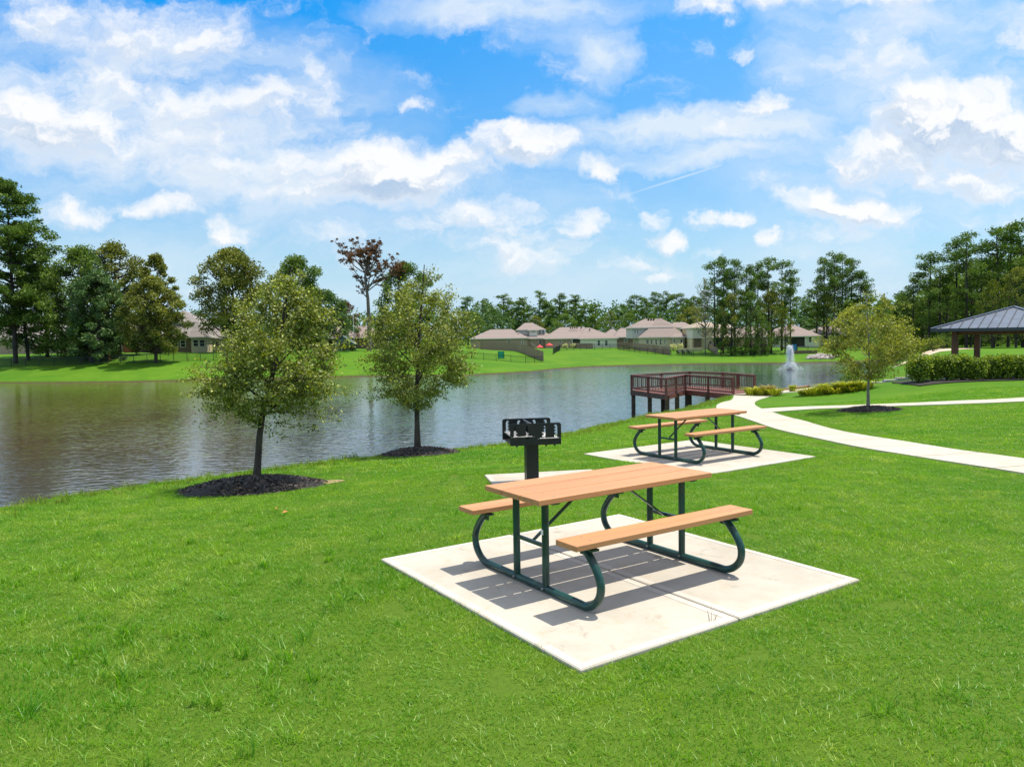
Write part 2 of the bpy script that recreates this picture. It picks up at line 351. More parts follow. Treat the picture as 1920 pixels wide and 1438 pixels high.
def grass_mat(name, k=1.0):
    m = bpy.data.materials.new(name); m.use_nodes = True; t = m.node_tree; t.nodes.clear(); g = N(t)
    out = g.new('ShaderNodeOutputMaterial'); at_ = g.new('ShaderNodeAttribute', attribute_name='v')
    geo = g.new('ShaderNodeNewGeometry'); P = geo.outputs['Position']
    n1 = g.noise(P, 0.35, 4, 0.6); n2 = g.noise(P, 1.8, 5, 0.65)
    a = g.mix(g.ramp(n1, 0.3, 0.7), (0.080*k, 0.235*k, 0.005*k, 1), (0.215*k, 0.355*k, 0.014*k, 1))
    a = g.mix(g.ramp(n2, 0.48, 0.70, 0.0, 0.7), a, (0.370*k, 0.420*k, 0.09*k, 1))
    n4 = g.noise(P, 3.2, 5, 0.75); a = g.mix(g.ramp(n4, 0.48, 0.64, 0.0, 0.75), a, (0.050*k, 0.175*k, 0.006*k, 1))
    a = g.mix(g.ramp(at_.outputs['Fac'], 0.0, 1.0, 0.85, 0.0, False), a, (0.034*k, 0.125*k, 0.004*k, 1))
    a = g.mix(g.ramp(at_.outputs['Fac'], 0.80, 0.95, 0.0, 0.8), a, (0.56*k, 0.56*k, 0.18*k, 1))
    d = g.new('ShaderNodeBsdfDiffuse'); tr = g.new('ShaderNodeBsdfTranslucent'); gl = g.new('ShaderNodeBsdfGlossy')
    gl.inputs['Roughness'].default_value = 0.45
    g.put(d.inputs[0], a); g.put(tr.inputs[0], g.mix(1.0, a, (1.3, 1.25, 0.5, 1), 'MULTIPLY'))
    mx = g.new('ShaderNodeMixShader'); mx.inputs[0].default_value = 0.48; t.links.new(d.outputs[0], mx.inputs[1]); t.links.new(tr.outputs[0], mx.inputs[2])
    m2 = g.new('ShaderNodeMixShader'); m2.inputs[0].default_value = 0.035; t.links.new(mx.outputs[0], m2.inputs[1]); t.links.new(gl.outputs[0], m2.inputs[2])
    t.links.new(m2.outputs[0], out.inputs[0]); return m
def water_mat():
    m = bpy.data.materials.new('pond_water'); m.use_nodes = True; t = m.node_tree; g = N(t); b = t.nodes['Principled BSDF']
    geo = g.new('ShaderNodeNewGeometry'); P = geo.outputs['Position']
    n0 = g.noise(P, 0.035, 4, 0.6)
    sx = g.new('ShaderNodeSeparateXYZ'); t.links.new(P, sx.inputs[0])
    silt_sky_mix = g.ramp(g.math('ADD', sx.outputs[0], g.math('MULTIPLY', n0, 30.0)), -25.0, 20.0)
    g.put(b.inputs['Base Color'], g.mix(silt_sky_mix, (0.088, 0.060, 0.026, 1), (0.038, 0.060, 0.085, 1)))  # murky brown on the left, sky reflection painted in as blue on the right
    b.inputs['IOR'].default_value = 1.6; b.inputs['Specular IOR Level'].default_value = 0.5
    patch = g.noise(P, 0.05, 5, 0.6)
    g.put(b.inputs['Roughness'], g.ramp(patch, 0.4, 0.65, 0.03, 0.07))
    ps = g.vmath('MULTIPLY', P, (0.75, 1.3, 1.0))
    h = g.math('ADD', g.math('MULTIPLY', g.noise(ps, 1.9, 1.5, 0.5, 0.5), 1.0), g.math('MULTIPLY', g.noise(g.vmath('MULTIPLY', P, (0.6, 1.4, 1.0)), 5.0, 1, 0.5), 0.16))
    bn = g.new('ShaderNodeBump'); g.put(bn.inputs['Strength'], g.ramp(patch, 0.35, 0.7, 0.40, 0.95)); bn.inputs['Distance'].default_value = 0.055
    g.put(bn.inputs['Height'], h); t.links.new(bn.outputs[0], b.inputs['Normal']); return m
def concrete_mat(name, base=(0.505, 0.468, 0.405), dark=(0.40, 0.365, 0.310)):
    m = bpy.data.materials.new(name); m.use_nodes = True; t = m.node_tree; g = N(t); b = t.nodes['Principled BSDF']
    b.inputs['Roughness'].default_value = 0.85; b.inputs['Specular IOR Level'].default_value = 0.25
    tc = g.new('ShaderNodeTexCoord'); P = tc.outputs['Object']
    n1 = g.noise(P, 1.1, 6, 0.65); n2 = g.noise(P, 7.0, 5, 0.7); n3 = g.noise(P, 160.0, 2, 0.6)
    c = g.mix(g.ramp(n1, 0.35, 0.72), c4(base), c4(dark))
    c = g.mix(g.ramp(n2, 0.5, 0.75, 0.0, 0.5), c, (0.44, 0.345, 0.225, 1))
    st = g.noise(P, 2.6, 6, 0.7, 0.6); c = g.mix(g.ramp(st, 0.60, 0.74, 0.0, 0.55), c, (0.17, 0.13, 0.09, 1))
    c = g.mix(g.ramp(n3, 0.3, 0.7, 0.14, 0.0), c, (0.25, 0.22, 0.18, 1))
    g.put(b.inputs['Base Color'], c)
    bn = g.new('ShaderNodeBump'); bn.inputs['Strength'].default_value = 0.25; bn.inputs['Distance'].default_value = 0.004
    g.put(bn.inputs['Height'], n3); t.links.new(bn.outputs[0], b.inputs['Normal']); return m
def line_mat(name, c1, c2, axis, period, gap=0.08, rough=0.8, col_line=(0.05, 0.04, 0.035), var=0.2, vscale=3.0):
    """boards or shingle courses: thin dark lines every `period` along an object axis, colour varying per board"""
    m = bpy.data.materials.new(name); m.use_nodes = True; t = m.node_tree; g = N(t); b = t.nodes['Principled BSDF']
    b.inputs['Roughness'].default_value = rough; b.inputs['Specular IOR Level'].default_value = 0.25
    tc = g.new('ShaderNodeTexCoord'); sep = g.new('ShaderNodeSeparateXYZ'); t.links.new(tc.outputs['Object'], sep.inputs[0])
    q = g.math('DIVIDE', sep.outputs[axis], period); fr = g.math('FRACT', q); fl = g.math('FLOOR', q)
    wn = g.new('ShaderNodeTexWhiteNoise', noise_dimensions='1D'); g.put(wn.inputs['W'], fl)
    n = g.noise(tc.outputs['Object'], vscale, 5, 0.65)
    f = g.math('ADD', g.math('MULTIPLY', wn.outputs[0], 0.5), g.ramp(n, 0.3, 0.7, 0.0, 0.5))
    c = g.mix(f, c4(c1), c4(c2)); c = g.mix(g.math('LESS_THAN', fr, gap), c, c4(col_line))
    g.put(b.inputs['Base Color'], c); return m
def brick_mat(name, c1, c2, mortar, scale=4.5):
    m = bpy.data.materials.new(name); m.use_nodes = True; t = m.node_tree; g = N(t); b = t.nodes['Principled BSDF']
    b.inputs['Roughness'].default_value = 0.85
    tc = g.new('ShaderNodeTexCoord'); sep = g.new('ShaderNodeSeparateXYZ'); t.links.new(tc.outputs['Object'], sep.inputs[0])
    v = g.xyz(g.math('ADD', sep.outputs[0], sep.outputs[1]), sep.outputs[2], 0.0)
    br = g.new('ShaderNodeTexBrick'); g.put(br.inputs['Vector'], v); br.inputs['Scale'].default_value = scale
    br.inputs['Color1'].default_value = c4(c1); br.inputs['Color2'].default_value = c4(c2); br.inputs['Mortar'].default_value = c4(mortar)
    br.inputs['Mortar Size'].default_value = 0.02
    g.put(b.inputs['Base Color'], g.mix(g.ramp(g.noise(v, 0.8, 4), 0.3, 0.7, 0.0, 0.3), br.outputs[0], c4(tuple(x*.7 for x in c1)))); return m

M = {}
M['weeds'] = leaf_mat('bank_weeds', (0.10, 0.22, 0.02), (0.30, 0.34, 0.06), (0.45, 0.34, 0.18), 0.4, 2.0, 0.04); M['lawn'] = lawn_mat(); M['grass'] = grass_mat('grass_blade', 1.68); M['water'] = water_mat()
M['concrete'] = concrete_mat('concrete'); M['path'] = concrete_mat('path_concrete', (0.535, 0.485, 0.410), (0.45, 0.405, 0.34))
M['plank'] = mat('recycled_plank', (0.515, 0.235, 0.100), 0.55, 0.12, 2.5, bump=0.25, bscale=60, stretch=(0.15, 3, 3))
M['frame'] = mat('green_enamel', (0.010, 0.052, 0.042), 0.28, 0.35, 6.0, bump=0.06, bscale=30)
M['bolt'] = mat('galvanised', (0.42, 0.42, 0.40), 0.4, 0.2, 30, metal=0.8)
M['grill'] = mat('black_steel', (0.010, 0.010, 0.011), 0.42, 0.3, 8)
M['grate'] = mat('grate_steel', (0.30, 0.30, 0.31), 0.35, 0.3, 12, metal=0.9)
M['mulch'] = mat('mulch', (0.009, 0.008, 0.007), 0.9, 0, 30, col2=(0.030, 0.024, 0.020), bump=1.0, bscale=30)
M['chip'] = mat('mulch_chip', (0.010, 0.009, 0.009), 0.6, 0, 14, col2=(0.140, 0.105, 0.080))
M['soil'] = mat('bare_soil', (0.34, 0.24, 0.13), 0.95, 0.3, 8)
M['bark'] = mat('bark', (0.060, 0.044, 0.032), 0.9, 0.4, 9, bump=0.8, bscale=20, stretch=(1, 1, .25))
M['bark_dark'] = mat('bark_dark', (0.040, 0.032, 0.026), 0.9, 0.4, 2)
M['bark_pale'] = mat('bark_pale', (0.22, 0.20, 0.16), 0.9, 0.3, 12)
M['oak'] = leaf_mat('oak_leaf', (0.012, 0.032, 0.003), (0.345, 0.405, 0.034), (0.48, 0.54, 0.12), 0.40, 1.6, 0.14)
M['oak3'] = leaf_mat('oak_leaf_light', (0.060, 0.090, 0.014), (0.400, 0.430, 0.060), (0.40, 0.40, 0.10), 0.45, 1.0, 0.08)
M['pine'] = leaf_mat('pine_needles', (0.020, 0.072, 0.012), (0.165, 0.260, 0.040), None, 0.30, 0.25, 0.04)
M['broad'] = leaf_mat('broad_leaf', (0.022, 0.078, 0.014), (0.200, 0.300, 0.045), None, 0.35, 0.25, 0.05)
M['broad_olive'] = leaf_mat('olive_leaf', (0.030, 0.062, 0.012), (0.290, 0.310, 0.055), None, 0.35, 0.25, 0.05)
M['broad_light'] = leaf_mat('light_leaf', (0.045, 0.085, 0.010), (0.190, 0.240, 0.025), None, 0.45, 0.3, 0.05)
M['broad_blue'] = leaf_mat('blue_green_leaf', (0.030, 0.092, 0.030), (0.150, 0.250, 0.085), None, 0.30, 0.2, 0.05)
M['dead'] = leaf_mat('dead_leaf', (0.090, 0.046, 0.026), (0.200, 0.100, 0.058), None, 0.25, 0.5, 0.03)
M['hedge'] = leaf_mat('hedge_leaf', (0.016, 0.060, 0.006), (0.340, 0.480, 0.026), (0.40, 0.50, 0.04), 0.42, 1.5, 0.08)
M['daylily'] = leaf_mat('strap_leaf', (0.160, 0.220, 0.012), (0.480, 0.500, 0.050), (0.62, 0.56, 0.10), 0.4, 2.0, 0.04)
M['tan_grass'] = leaf_mat('tan_grass', (0.20, 0.17, 0.06), (0.46, 0.36, 0.16), None, 0.4, 2.0, 0.04)
M['flower'] = leaf_mat('pale_flower', (0.35, 0.42, 0.14), (0.85, 0.80, 0.60), None, 0.3, 2.0, 0.0)
M['deckwood'] = line_mat('deck_wood', (0.215, 0.085, 0.062), (0.130, 0.052, 0.040), 0, 0.14, 0.08, 0.6)
M['redwood'] = mat('red_stained_wood', (0.165, 0.054, 0.042), 0.6, 0.3, 5)
M['post_brown'] = mat('weathered_post', (0.075, 0.048, 0.034), 0.8, 0.35, 6)
M['brown_post'] = mat('pavilion_wood', (0.150, 0.052, 0.026), 0.6, 0.25, 5, stretch=(1, 1, .2))
M['metal_roof'] = mat('standing_seam', (0.115, 0.135, 0.175), 0.38, 0.12, 1.5, metal=0.25)
M['seam'] = mat('roof_seam', (0.035, 0.040, 0.050), 0.4)
M['shingle'] = line_mat('shingle', (0.310, 0.250, 0.225), (0.200, 0.165, 0.155), 2, 0.16, 0.10, 0.9, (0.13, 0.105, 0.10))
M['shingle_grey'] = line_mat('shingle_grey', (0.30, 0.27, 0.26), (0.20, 0.18, 0.18), 2, 0.16, 0.10, 0.9, (0.13, 0.12, 0.12))
M['shingle_tan'] = line_mat('shingle_tan', (0.42, 0.35, 0.28), (0.30, 0.25, 0.20), 2, 0.16, 0.10, 0.9, (0.18, 0.15, 0.12))
M['brick_pink'] = brick_mat('pink_brick', (0.46, 0.30, 0.21), (0.34, 0.22, 0.16), (0.46, 0.40, 0.33))
M['brick_brown'] = brick_mat('brown_brick', (0.20, 0.13, 0.09), (0.14, 0.09, 0.065), (0.26, 0.22, 0.18))
M['stone_cream'] = brick_mat('cream_stone', (0.72, 0.60, 0.42), (0.60, 0.50, 0.35), (0.52, 0.47, 0.38), 2.2)
M['siding_white'] = line_mat('white_siding', (0.82, 0.76, 0.64), (0.74, 0.69, 0.58), 2, 0.18, 0.10, 0.7, (0.45, 0.45, 0.42))
M['siding_grey'] = line_mat('grey_siding', (0.60, 0.57, 0.52), (0.54, 0.51, 0.47), 2, 0.18, 0.10, 0.7, (0.30, 0.32, 0.33))
M['siding_cream'] = line_mat('cream_siding', (0.80, 0.68, 0.42), (0.72, 0.61, 0.38), 2, 0.18, 0.10, 0.7, (0.40, 0.35, 0.25))
M['trim'] = mat('white_trim', (0.72, 0.70, 0.64), 0.6, 0.05)
M['glass'] = mat('window_glass', (0.02, 0.03, 0.035), 0.08, 0, spec=0.8)
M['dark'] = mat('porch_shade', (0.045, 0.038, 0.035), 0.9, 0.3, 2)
M['black_metal'] = mat('black_metal', (0.012, 0.012, 0.013), 0.4)
M['fence_grey'] = line_mat('grey_fence_boards', (0.42, 0.31, 0.23), (0.28, 0.20, 0.15), 0, 0.15, 0.12, 0.9, (0.05, 0.04, 0.035))
M['fence_new'] = line_mat('orange_fence_boards', (0.42, 0.22, 0.09), (0.30, 0.15, 0.06), 0, 0.15, 0.12, 0.85, (0.08, 0.04, 0.02))
M['fence_red'] = line_mat('red_fence_boards', (0.17, 0.060, 0.030), (0.11, 0.040, 0.02), 0, 0.15, 0.12, 0.85, (0.03, 0.012, 0.01))
M['teal'] = line_mat('teal_siding', (0.085, 0.150, 0.140), (0.070, 0.125, 0.120), 0, 0.3, 0.06, 0.7, (0.04, 0.07, 0.07))
M['teal_roof'] = mat('teal_roof', (0.070, 0.105, 0.080), 0.7, 0.1)
M['red_cloth'] = mat('red_cloth', (0.72, 0.040, 0.045), 0.7, 0.1)
M['emerald'] = mat('emerald_plastic', (0.010, 0.32, 0.16), 0.5, 0.1)
M['blue_cloth'] = mat('blue_cloth', (0.04, 0.25, 0.62), 0.6, 0.1)
M['white'] = mat('white_paint', (0.80, 0.80, 0.78), 0.5, 0.03)
M['rock'] = mat('rip_rap', (0.30, 0.26, 0.26), 0.9, 0.35, 1.0, bump=0.5, bscale=4)
M['red_paver'] = mat('red_paver', (0.27, 0.110, 0.075), 0.85, 0.2, 3)
M['curb'] = concrete_mat('grey_curb', (0.44, 0.43, 0.42), (0.35, 0.34, 0.33))
M['sand'] = mat('sandy_path', (0.52, 0.42, 0.30), 0.95, 0.2, 1.0)

# ------------------------------------------------------------------ ground and water
def axis(stops):
    a = [stops[0][0]]
    for (x0, d0), (x1, d1) in zip(stops, stops[1:]):
        while a[-1] < x1 - 1e-6:
            t = (a[-1]-x0)/(x1-x0); a.append(a[-1] + d0 + (d1-d0)*t)
        a[-1] = x1
    return np.array(a)
ys = axis([(-90,12),(-8,1.2),(0,.3),(26,.3),(60,.5),(110,1.2),(116,.8),(175,.8),(230,2.5),(400,12),(3500,320)])
xp = axis([(0,.3),(22,.3),(40,.5),(120,1.6),(220,4),(500,25),(3500,320)])
xs = np.concatenate([-xp[::-1][:-1], xp])
GX, GY = np.meshgrid(xs, ys); GZ = T(GX.ravel(), GY.ravel())
nx, ny = len(xs), len(ys); idx = np.arange(nx*ny).reshape(ny, nx)
Fq = np.stack([idx[:-1, :-1].ravel(), idx[:-1, 1:].ravel(), idx[1:, 1:].ravel(), idx[1:, :-1].ravel()], 1)
g_ = link('ground', np_mesh('ground', np.stack([GX.ravel(), GY.ravel(), GZ], 1), Fq, M['lawn'], True)); tag(g_, kind='structure')
g_['label'] = 'mown green lawn sloping down to the pond and rising beyond it'
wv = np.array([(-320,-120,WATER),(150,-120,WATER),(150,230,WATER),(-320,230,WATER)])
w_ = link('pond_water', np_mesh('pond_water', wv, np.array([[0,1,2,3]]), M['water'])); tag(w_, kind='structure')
w_['label'] = 'rippled brown and blue pond water'

def slab(name, p, label, joint=None, th=0.12, lift=0.022, border=0.075):
    cx, cy, yw, u0, u1, v0, v1, z = p; mb = MB(); g = 0.006
    cells = [(u0, u1)] if joint is None else [(u0, joint-g), (joint+g, u1)]
    for a, b in cells: mb.bbox(a, b, v0, v1, -th, lift, 0.008)
    if joint is not None: mb.box(joint-g, joint+g, v0+.01, v1-.01, -th, lift-0.015, 1)
    # smooth trowelled margin standing a hair above the broomed field
    w = border; h = 0.0025
    for a, b in cells:
        for (x0, x1, y0, y1) in ((a+.01, b-.01, v0+.01, v0+w), (a+.01, b-.01, v1-w, v1-.01), (a+.01, a+w, v0+w, v1-w), (b-w, b-.01, v0+w, v1-w)):
            mb.box(x0, x1, y0, y1, lift-.004, lift+h, 2)
    o = mb.build(name, [M['concrete'], M['dark'], M['edge']]); o.location = (cx, cy, z); o.rotation_euler = (0, 0, yw)
    tag(o, kind='structure'); o['label'] = label; return o
M['joint'] = mat('joint_line', (.16, .13, .10), .95)  # dark strips marking the joints of the path
M['edge'] = concrete_mat('trowelled_edge', (0.575, 0.540, 0.480), (0.48, 0.445, 0.390))
slab('concrete_pad', PADS[0], 'square concrete pad with a centre joint under the near picnic table', 0.02)
slab('concrete_pad', PADS[1], 'square concrete pad under the farther picnic table', 0.02)
slab('concrete_pad', PADS[2], 'small square concrete pad under the charcoal grill')

# paths: pairs of left/right edge points seen in the photo, dropped on the lawn
def sheet(name, left, right, m, lift=0.03, sub=8, label=None):
    Lp = [hit(*p) if len(p) == 2 else Vector(p) for p in left]; Rp = [hit(*p) if len(p) == 2 else Vector(p) for p in right]
    def res(P, n):
        P = [Vector((p.x, p.y, 0)) for p in P]
        t = [0.0]
        for a, b in zip(P, P[1:]): t.append(t[-1] + (b-a).length)
        out = []
        for k in range(n):
            s = t[-1]*k/(n-1); i = max(j for j in range(len(P)) if t[j] <= s+1e-9); i = min(i, len(P)-2)
            f = (s-t[i])/max(t[i+1]-t[i], 1e-9)
            p0, p1, p2, p3 = P[max(i-1, 0)], P[i], P[i+1], P[min(i+2, len(P)-1)]
            out.append(0.5*((2*p1)+(-p0+p2)*f+(2*p0-5*p1+4*p2-p3)*f*f+(-p0+3*p1-3*p2+p3)*f**3))
        return out
    n = 90; A, B = res(Lp, n), res(Rp, n); V = []; m_ = sub
    for a, b in zip(A, B):
        for j in range(m_+1):
            p = a.lerp(b, j/m_); V.append((p.x, p.y))
    V = np.array(V); Z = T(V[:, 0], V[:, 1]) + lift; k = m_+1
    top = np.column_stack([V, Z]); low = np.column_stack([V, Z-0.12-lift]); Vt = np.vstack([top, low]); nt = len(top); Fs = []
    for i in range(n-1):
        for j in range(m_): Fs.append((i*k+j, (i+1)*k+j, (i+1)*k+j+1, i*k+j+1))
        Fs.append((i*k, i*k+nt, (i+1)*k+nt, (i+1)*k)); Fs.append((i*k+m_, (i+1)*k+m_, (i+1)*k+m_+nt, i*k+m_+nt))
    for j in range(m_):
        Fs.append((j, j+1, j+1+nt, j+nt)); e = (n-1)*k; Fs.append((e+j, e+j+nt, e+j+1+nt, e+j+1))
    o = link(name, np_mesh(name, Vt, np.array(Fs), m)); tag(o, kind='structure'); o['label'] = label
    if name == 'path':
        acc = 0.0; jb = MB()
        for i in range(1, n):
            acc += (A[i].lerp(B[i], .5)-A[i-1].lerp(B[i-1], .5)).length
            if acc > 1.5 and sub > 3:
                acc = 0.0; d_ = (A[i]-A[i-1]).normalized()*.008; row = [top[i*k+j] for j in range(k)]
                for p0, p1 in zip(row, row[1:]):
                    jb.add([(p0[0]-d_.x, p0[1]-d_.y, p0[2]+.003), (p1[0]-d_.x, p1[1]-d_.y, p1[2]+.003), (p1[0]+d_.x, p1[1]+d_.y, p1[2]+.003), (p0[0]+d_.x, p0[1]+d_.y, p0[2]+.003)], [(0, 1, 2, 3)])
        if jb.f: jb.build('joint', M['joint'], o)
    return [(p.x, p.y) for p in A] + [(p.x, p.y) for p in B[::-1]]
PL = [(1376,742),(1371,751),(1352,756),(1343,763),(1352,772),(1386,782),(1441,801),(1517,820),(1600,838),(1700,855),(1800,871),(1925,891),(2300,960),(3000,1085)]
PR = [(1464,741),(1440,745),(1424,750),(1415,756),(1420,763),(1436,770),(1470,781),(1517,793),(1600,814),(1700,830),(1800,846),(1925,863),(2300,925),(3000,1030)]
path_poly = sheet('path', PL, PR, M['path'], label='curving cream concrete path from the pier landing to the right')
BL = [(1428,767.5),(1480,764.5),(1540,762.5),(1600,760.8),(1700,757),(1800,752.5),(1925,746.5),(2400,722)]
BR = [(1438,774.5),(1490,770.5),(1540,767.5),(1600,765.5),(1700,762),(1800,758.5),(1925,753.5),(2400,732)]
branch_poly = sheet('path', BL, BR, M['path'], lift=0.034, sub=3, label='thin branch path crossing the right lawn')
land_poly = sheet('path', [(12.9,46.2,0),(15.6,46.2,0),(17.9,46.6,0),(19.8,47.4,0)], [(14.0,48.1,0),(15.8,48.2,0),(17.6,48.7,0),(19.4,49.3,0)], M['path'], lift=0.038, sub=4, label='pale concrete landing at the shore end of the pier')
print('path pts', [hit(*p)[:] for p in PL[:3]], hit(1436,770)[:], hit(1600,838)[:])

# ------------------------------------------------------------------ grass blades
def blades(n, size, h0, h1, w, rng, segs=2, lean=0.5, shape='square'):
    if shape == 'square': bx = rng.uniform(-size/2, size/2, n); by = rng.uniform(-size/2, size/2, n)
    else:
        r = size*np.sqrt(rng.random(n)); a = rng.random(n)*2*np.pi; bx = r*np.cos(a); by = r*np.sin(a)
    h = rng.uniform(h0, h1, n); ang = rng.random(n)*2*np.pi; wd = w*rng.uniform(.7, 1.3, n)
    lx, ly = np.cos(ang), np.sin(ang); ln = h*lean*rng.uniform(.1, 1.3, n); fa = rng.random(n)*2*np.pi
    px, py = np.cos(fa)*wd/2, np.sin(fa)*wd/2
    z0 = np.full(n, -0.01)
    def P(t, wk, s): return np.stack([bx + lx*ln*t**1.7 + s*px*wk, by + ly*ln*t**1.7 + s*py*wk, z0 + h*t*(1-.12*t)], 1)
    V = np.stack([P(0, .9, -1), P(0, .9, 1), P(.55, .8, 1), P(.55, .8, -1), P(1., .12, 1), P(1., .12, -1)], 1)
    base = np.arange(n)[:, None]*6
    Fc = np.concatenate([base+np.array([[0,1,2,3]]), base+np.array([[3,2,4,5]])], 1).reshape(-1, 4)
    tt = np.array([0, 0, .5, .5, 1, 1])[None]; rv = rng.random(n)[:, None]; return V.reshape(-1, 3), Fc, np.clip(rv*.72+tt*.30*(.4+.6*rng.random(n)[:, None]), 0, 1).ravel()
def scatter(name, protos, pts, nrm, rot, scl, material, label):
    """points and prototype tufts live in one mesh; the node tree splits them apart and instances tufts on points"""
    Vs = [pts]; Fs = []; K = [np.zeros(len(pts), np.int32)]; A = [np.zeros(len(pts))]; off = len(pts)
    for k, (V, Fc, a) in enumerate(protos):
        Vs.append(V); Fs.append(Fc+off); K.append(np.full(len(V), k+1, np.int32)); A.append(a); off += len(V)
    def pad(x, fill=0.0): return np.concatenate([x, np.full((off-len(pts),)+x.shape[1:], fill)])
    var = np.random.RandomState(5).randint(0, len(protos), len(pts))
    me = np_mesh(name, np.vstack(Vs), np.vstack(Fs), material, False, {'kind_id': ('INT', 'POINT', np.concatenate(K)), 'v': ('FLOAT', 'POINT', np.concatenate(A)),
        'nrm': ('FLOAT_VECTOR', 'POINT', pad(nrm)), 'rot': ('FLOAT_VECTOR', 'POINT', pad(rot)), 'scl': ('FLOAT_VECTOR', 'POINT', pad(scl)),
        'var': ('INT', 'POINT', pad(var, 0).astype(np.int32))})
    o = link(name, me)
    ng = bpy.data.node_groups.new(name+'_scatter', 'GeometryNodeTree')
    ng.interface.new_socket('Geometry', in_out='INPUT', socket_type='NodeSocketGeometry'); ng.interface.new_socket('Geometry', in_out='OUTPUT', socket_type='NodeSocketGeometry')
    g = N(ng); gi = g.new('NodeGroupInput'); go = g.new('NodeGroupOutput')
    def attr(nm, typ):
        n = g.new('GeometryNodeInputNamedAttribute', data_type=typ); n.inputs['Name'].default_value = nm; return n.outputs['Attribute']
    def sepk(k):
        cmp = g.new('FunctionNodeCompare', data_type='INT', operation='EQUAL'); ins = [i for i in cmp.inputs if i.type == 'INT']
        g.l.new(attr('kind_id', 'INT'), ins[0]); ins[1].default_value = k
        s = g.new('GeometryNodeSeparateGeometry', domain='POINT'); g.l.new(gi.outputs[0], s.inputs[0]); g.l.new(cmp.outputs[0], s.inputs[1]); return s.outputs[0]
    P = sepk(0); joi = g.new('GeometryNodeJoinGeometry')
    for k in range(len(protos)):
        gti = g.new('GeometryNodeGeometryToInstance'); g.l.new(sepk(k+1), gti.inputs[0]); g.l.new(gti.outputs[0], joi.inputs[0])
    iop = g.new('GeometryNodeInstanceOnPoints'); g.l.new(P, iop.inputs['Points']); g.l.new(joi.outputs[0], iop.inputs['Instance'])
    iop.inputs['Pick Instance'].default_value = True; g.l.new(attr('var', 'INT'), iop.inputs['Instance Index'])
    al = g.new('FunctionNodeAlignEulerToVector', axis='Z'); g.l.new(attr('rot', 'FLOAT_VECTOR'), al.inputs['Rotation']); g.l.new(attr('nrm', 'FLOAT_VECTOR'), al.inputs['Vector'])
    g.l.new(al.outputs[0], iop.inputs['Rotation']); g.l.new(attr('scl', 'FLOAT_VECTOR'), iop.inputs['Scale']); g.l.new(iop.outputs[0], go.inputs[0])
    md = o.modifiers.new('scatter', 'NODES'); md.node_group = ng
    tag(o, label, 'grass', None, 'stuff'); return o
def terrain_pts(x, y, dz=0.0):
    e = 0.15; z = T(x, y); nx_ = -(T(x+e, y)-z)/e; ny_ = -(T(x, y+e)-z)/e
    n = np.stack([nx_, ny_, np.ones_like(z)], 1); n /= np.linalg.norm(n, axis=1)[:, None]
    return np.stack([x, y, z+dz], 1), n
TREES = [(480,912),(783,850),(1628,768)]
tree_pos = [hit(a, b) for a, b in TREES]; print('trees', [t[:] for t in tree_pos])
MULCH = [(tree_pos[0].x+.0, tree_pos[0].y-.12, 1.12, 0.95), (tree_pos[1].x, tree_pos[1].y, 0.92, 0.85), (tree_pos[2].x-.03, tree_pos[2].y-.1, 0.98, 1.1)]
def bare(x, y):
    """distance to the nearest place without grass, negative inside it"""
    d = np.full(x.shape, 1e9)
    for p in PADS:
        cx, cy, yw, u0, u1, v0, v1, z = p; c, s = math.cos(yw), math.sin(yw)
        u = (x-cx)*c+(y-cy)*s; v = -(x-cx)*s+(y-cy)*c
        q = np.maximum(np.maximum(u0-u, u-u1), np.maximum(v0-v, v-v1)); d = np.minimum(d, q)
    for poly in (path_poly, branch_poly, land_poly): d = np.minimum(d, sdist(x, y, poly))
    for (mx, my, rx, ry) in MULCH: d = np.minimum(d, (np.hypot((x-mx)/rx, (y-my)/ry)-1)*min(rx, ry))
    return d
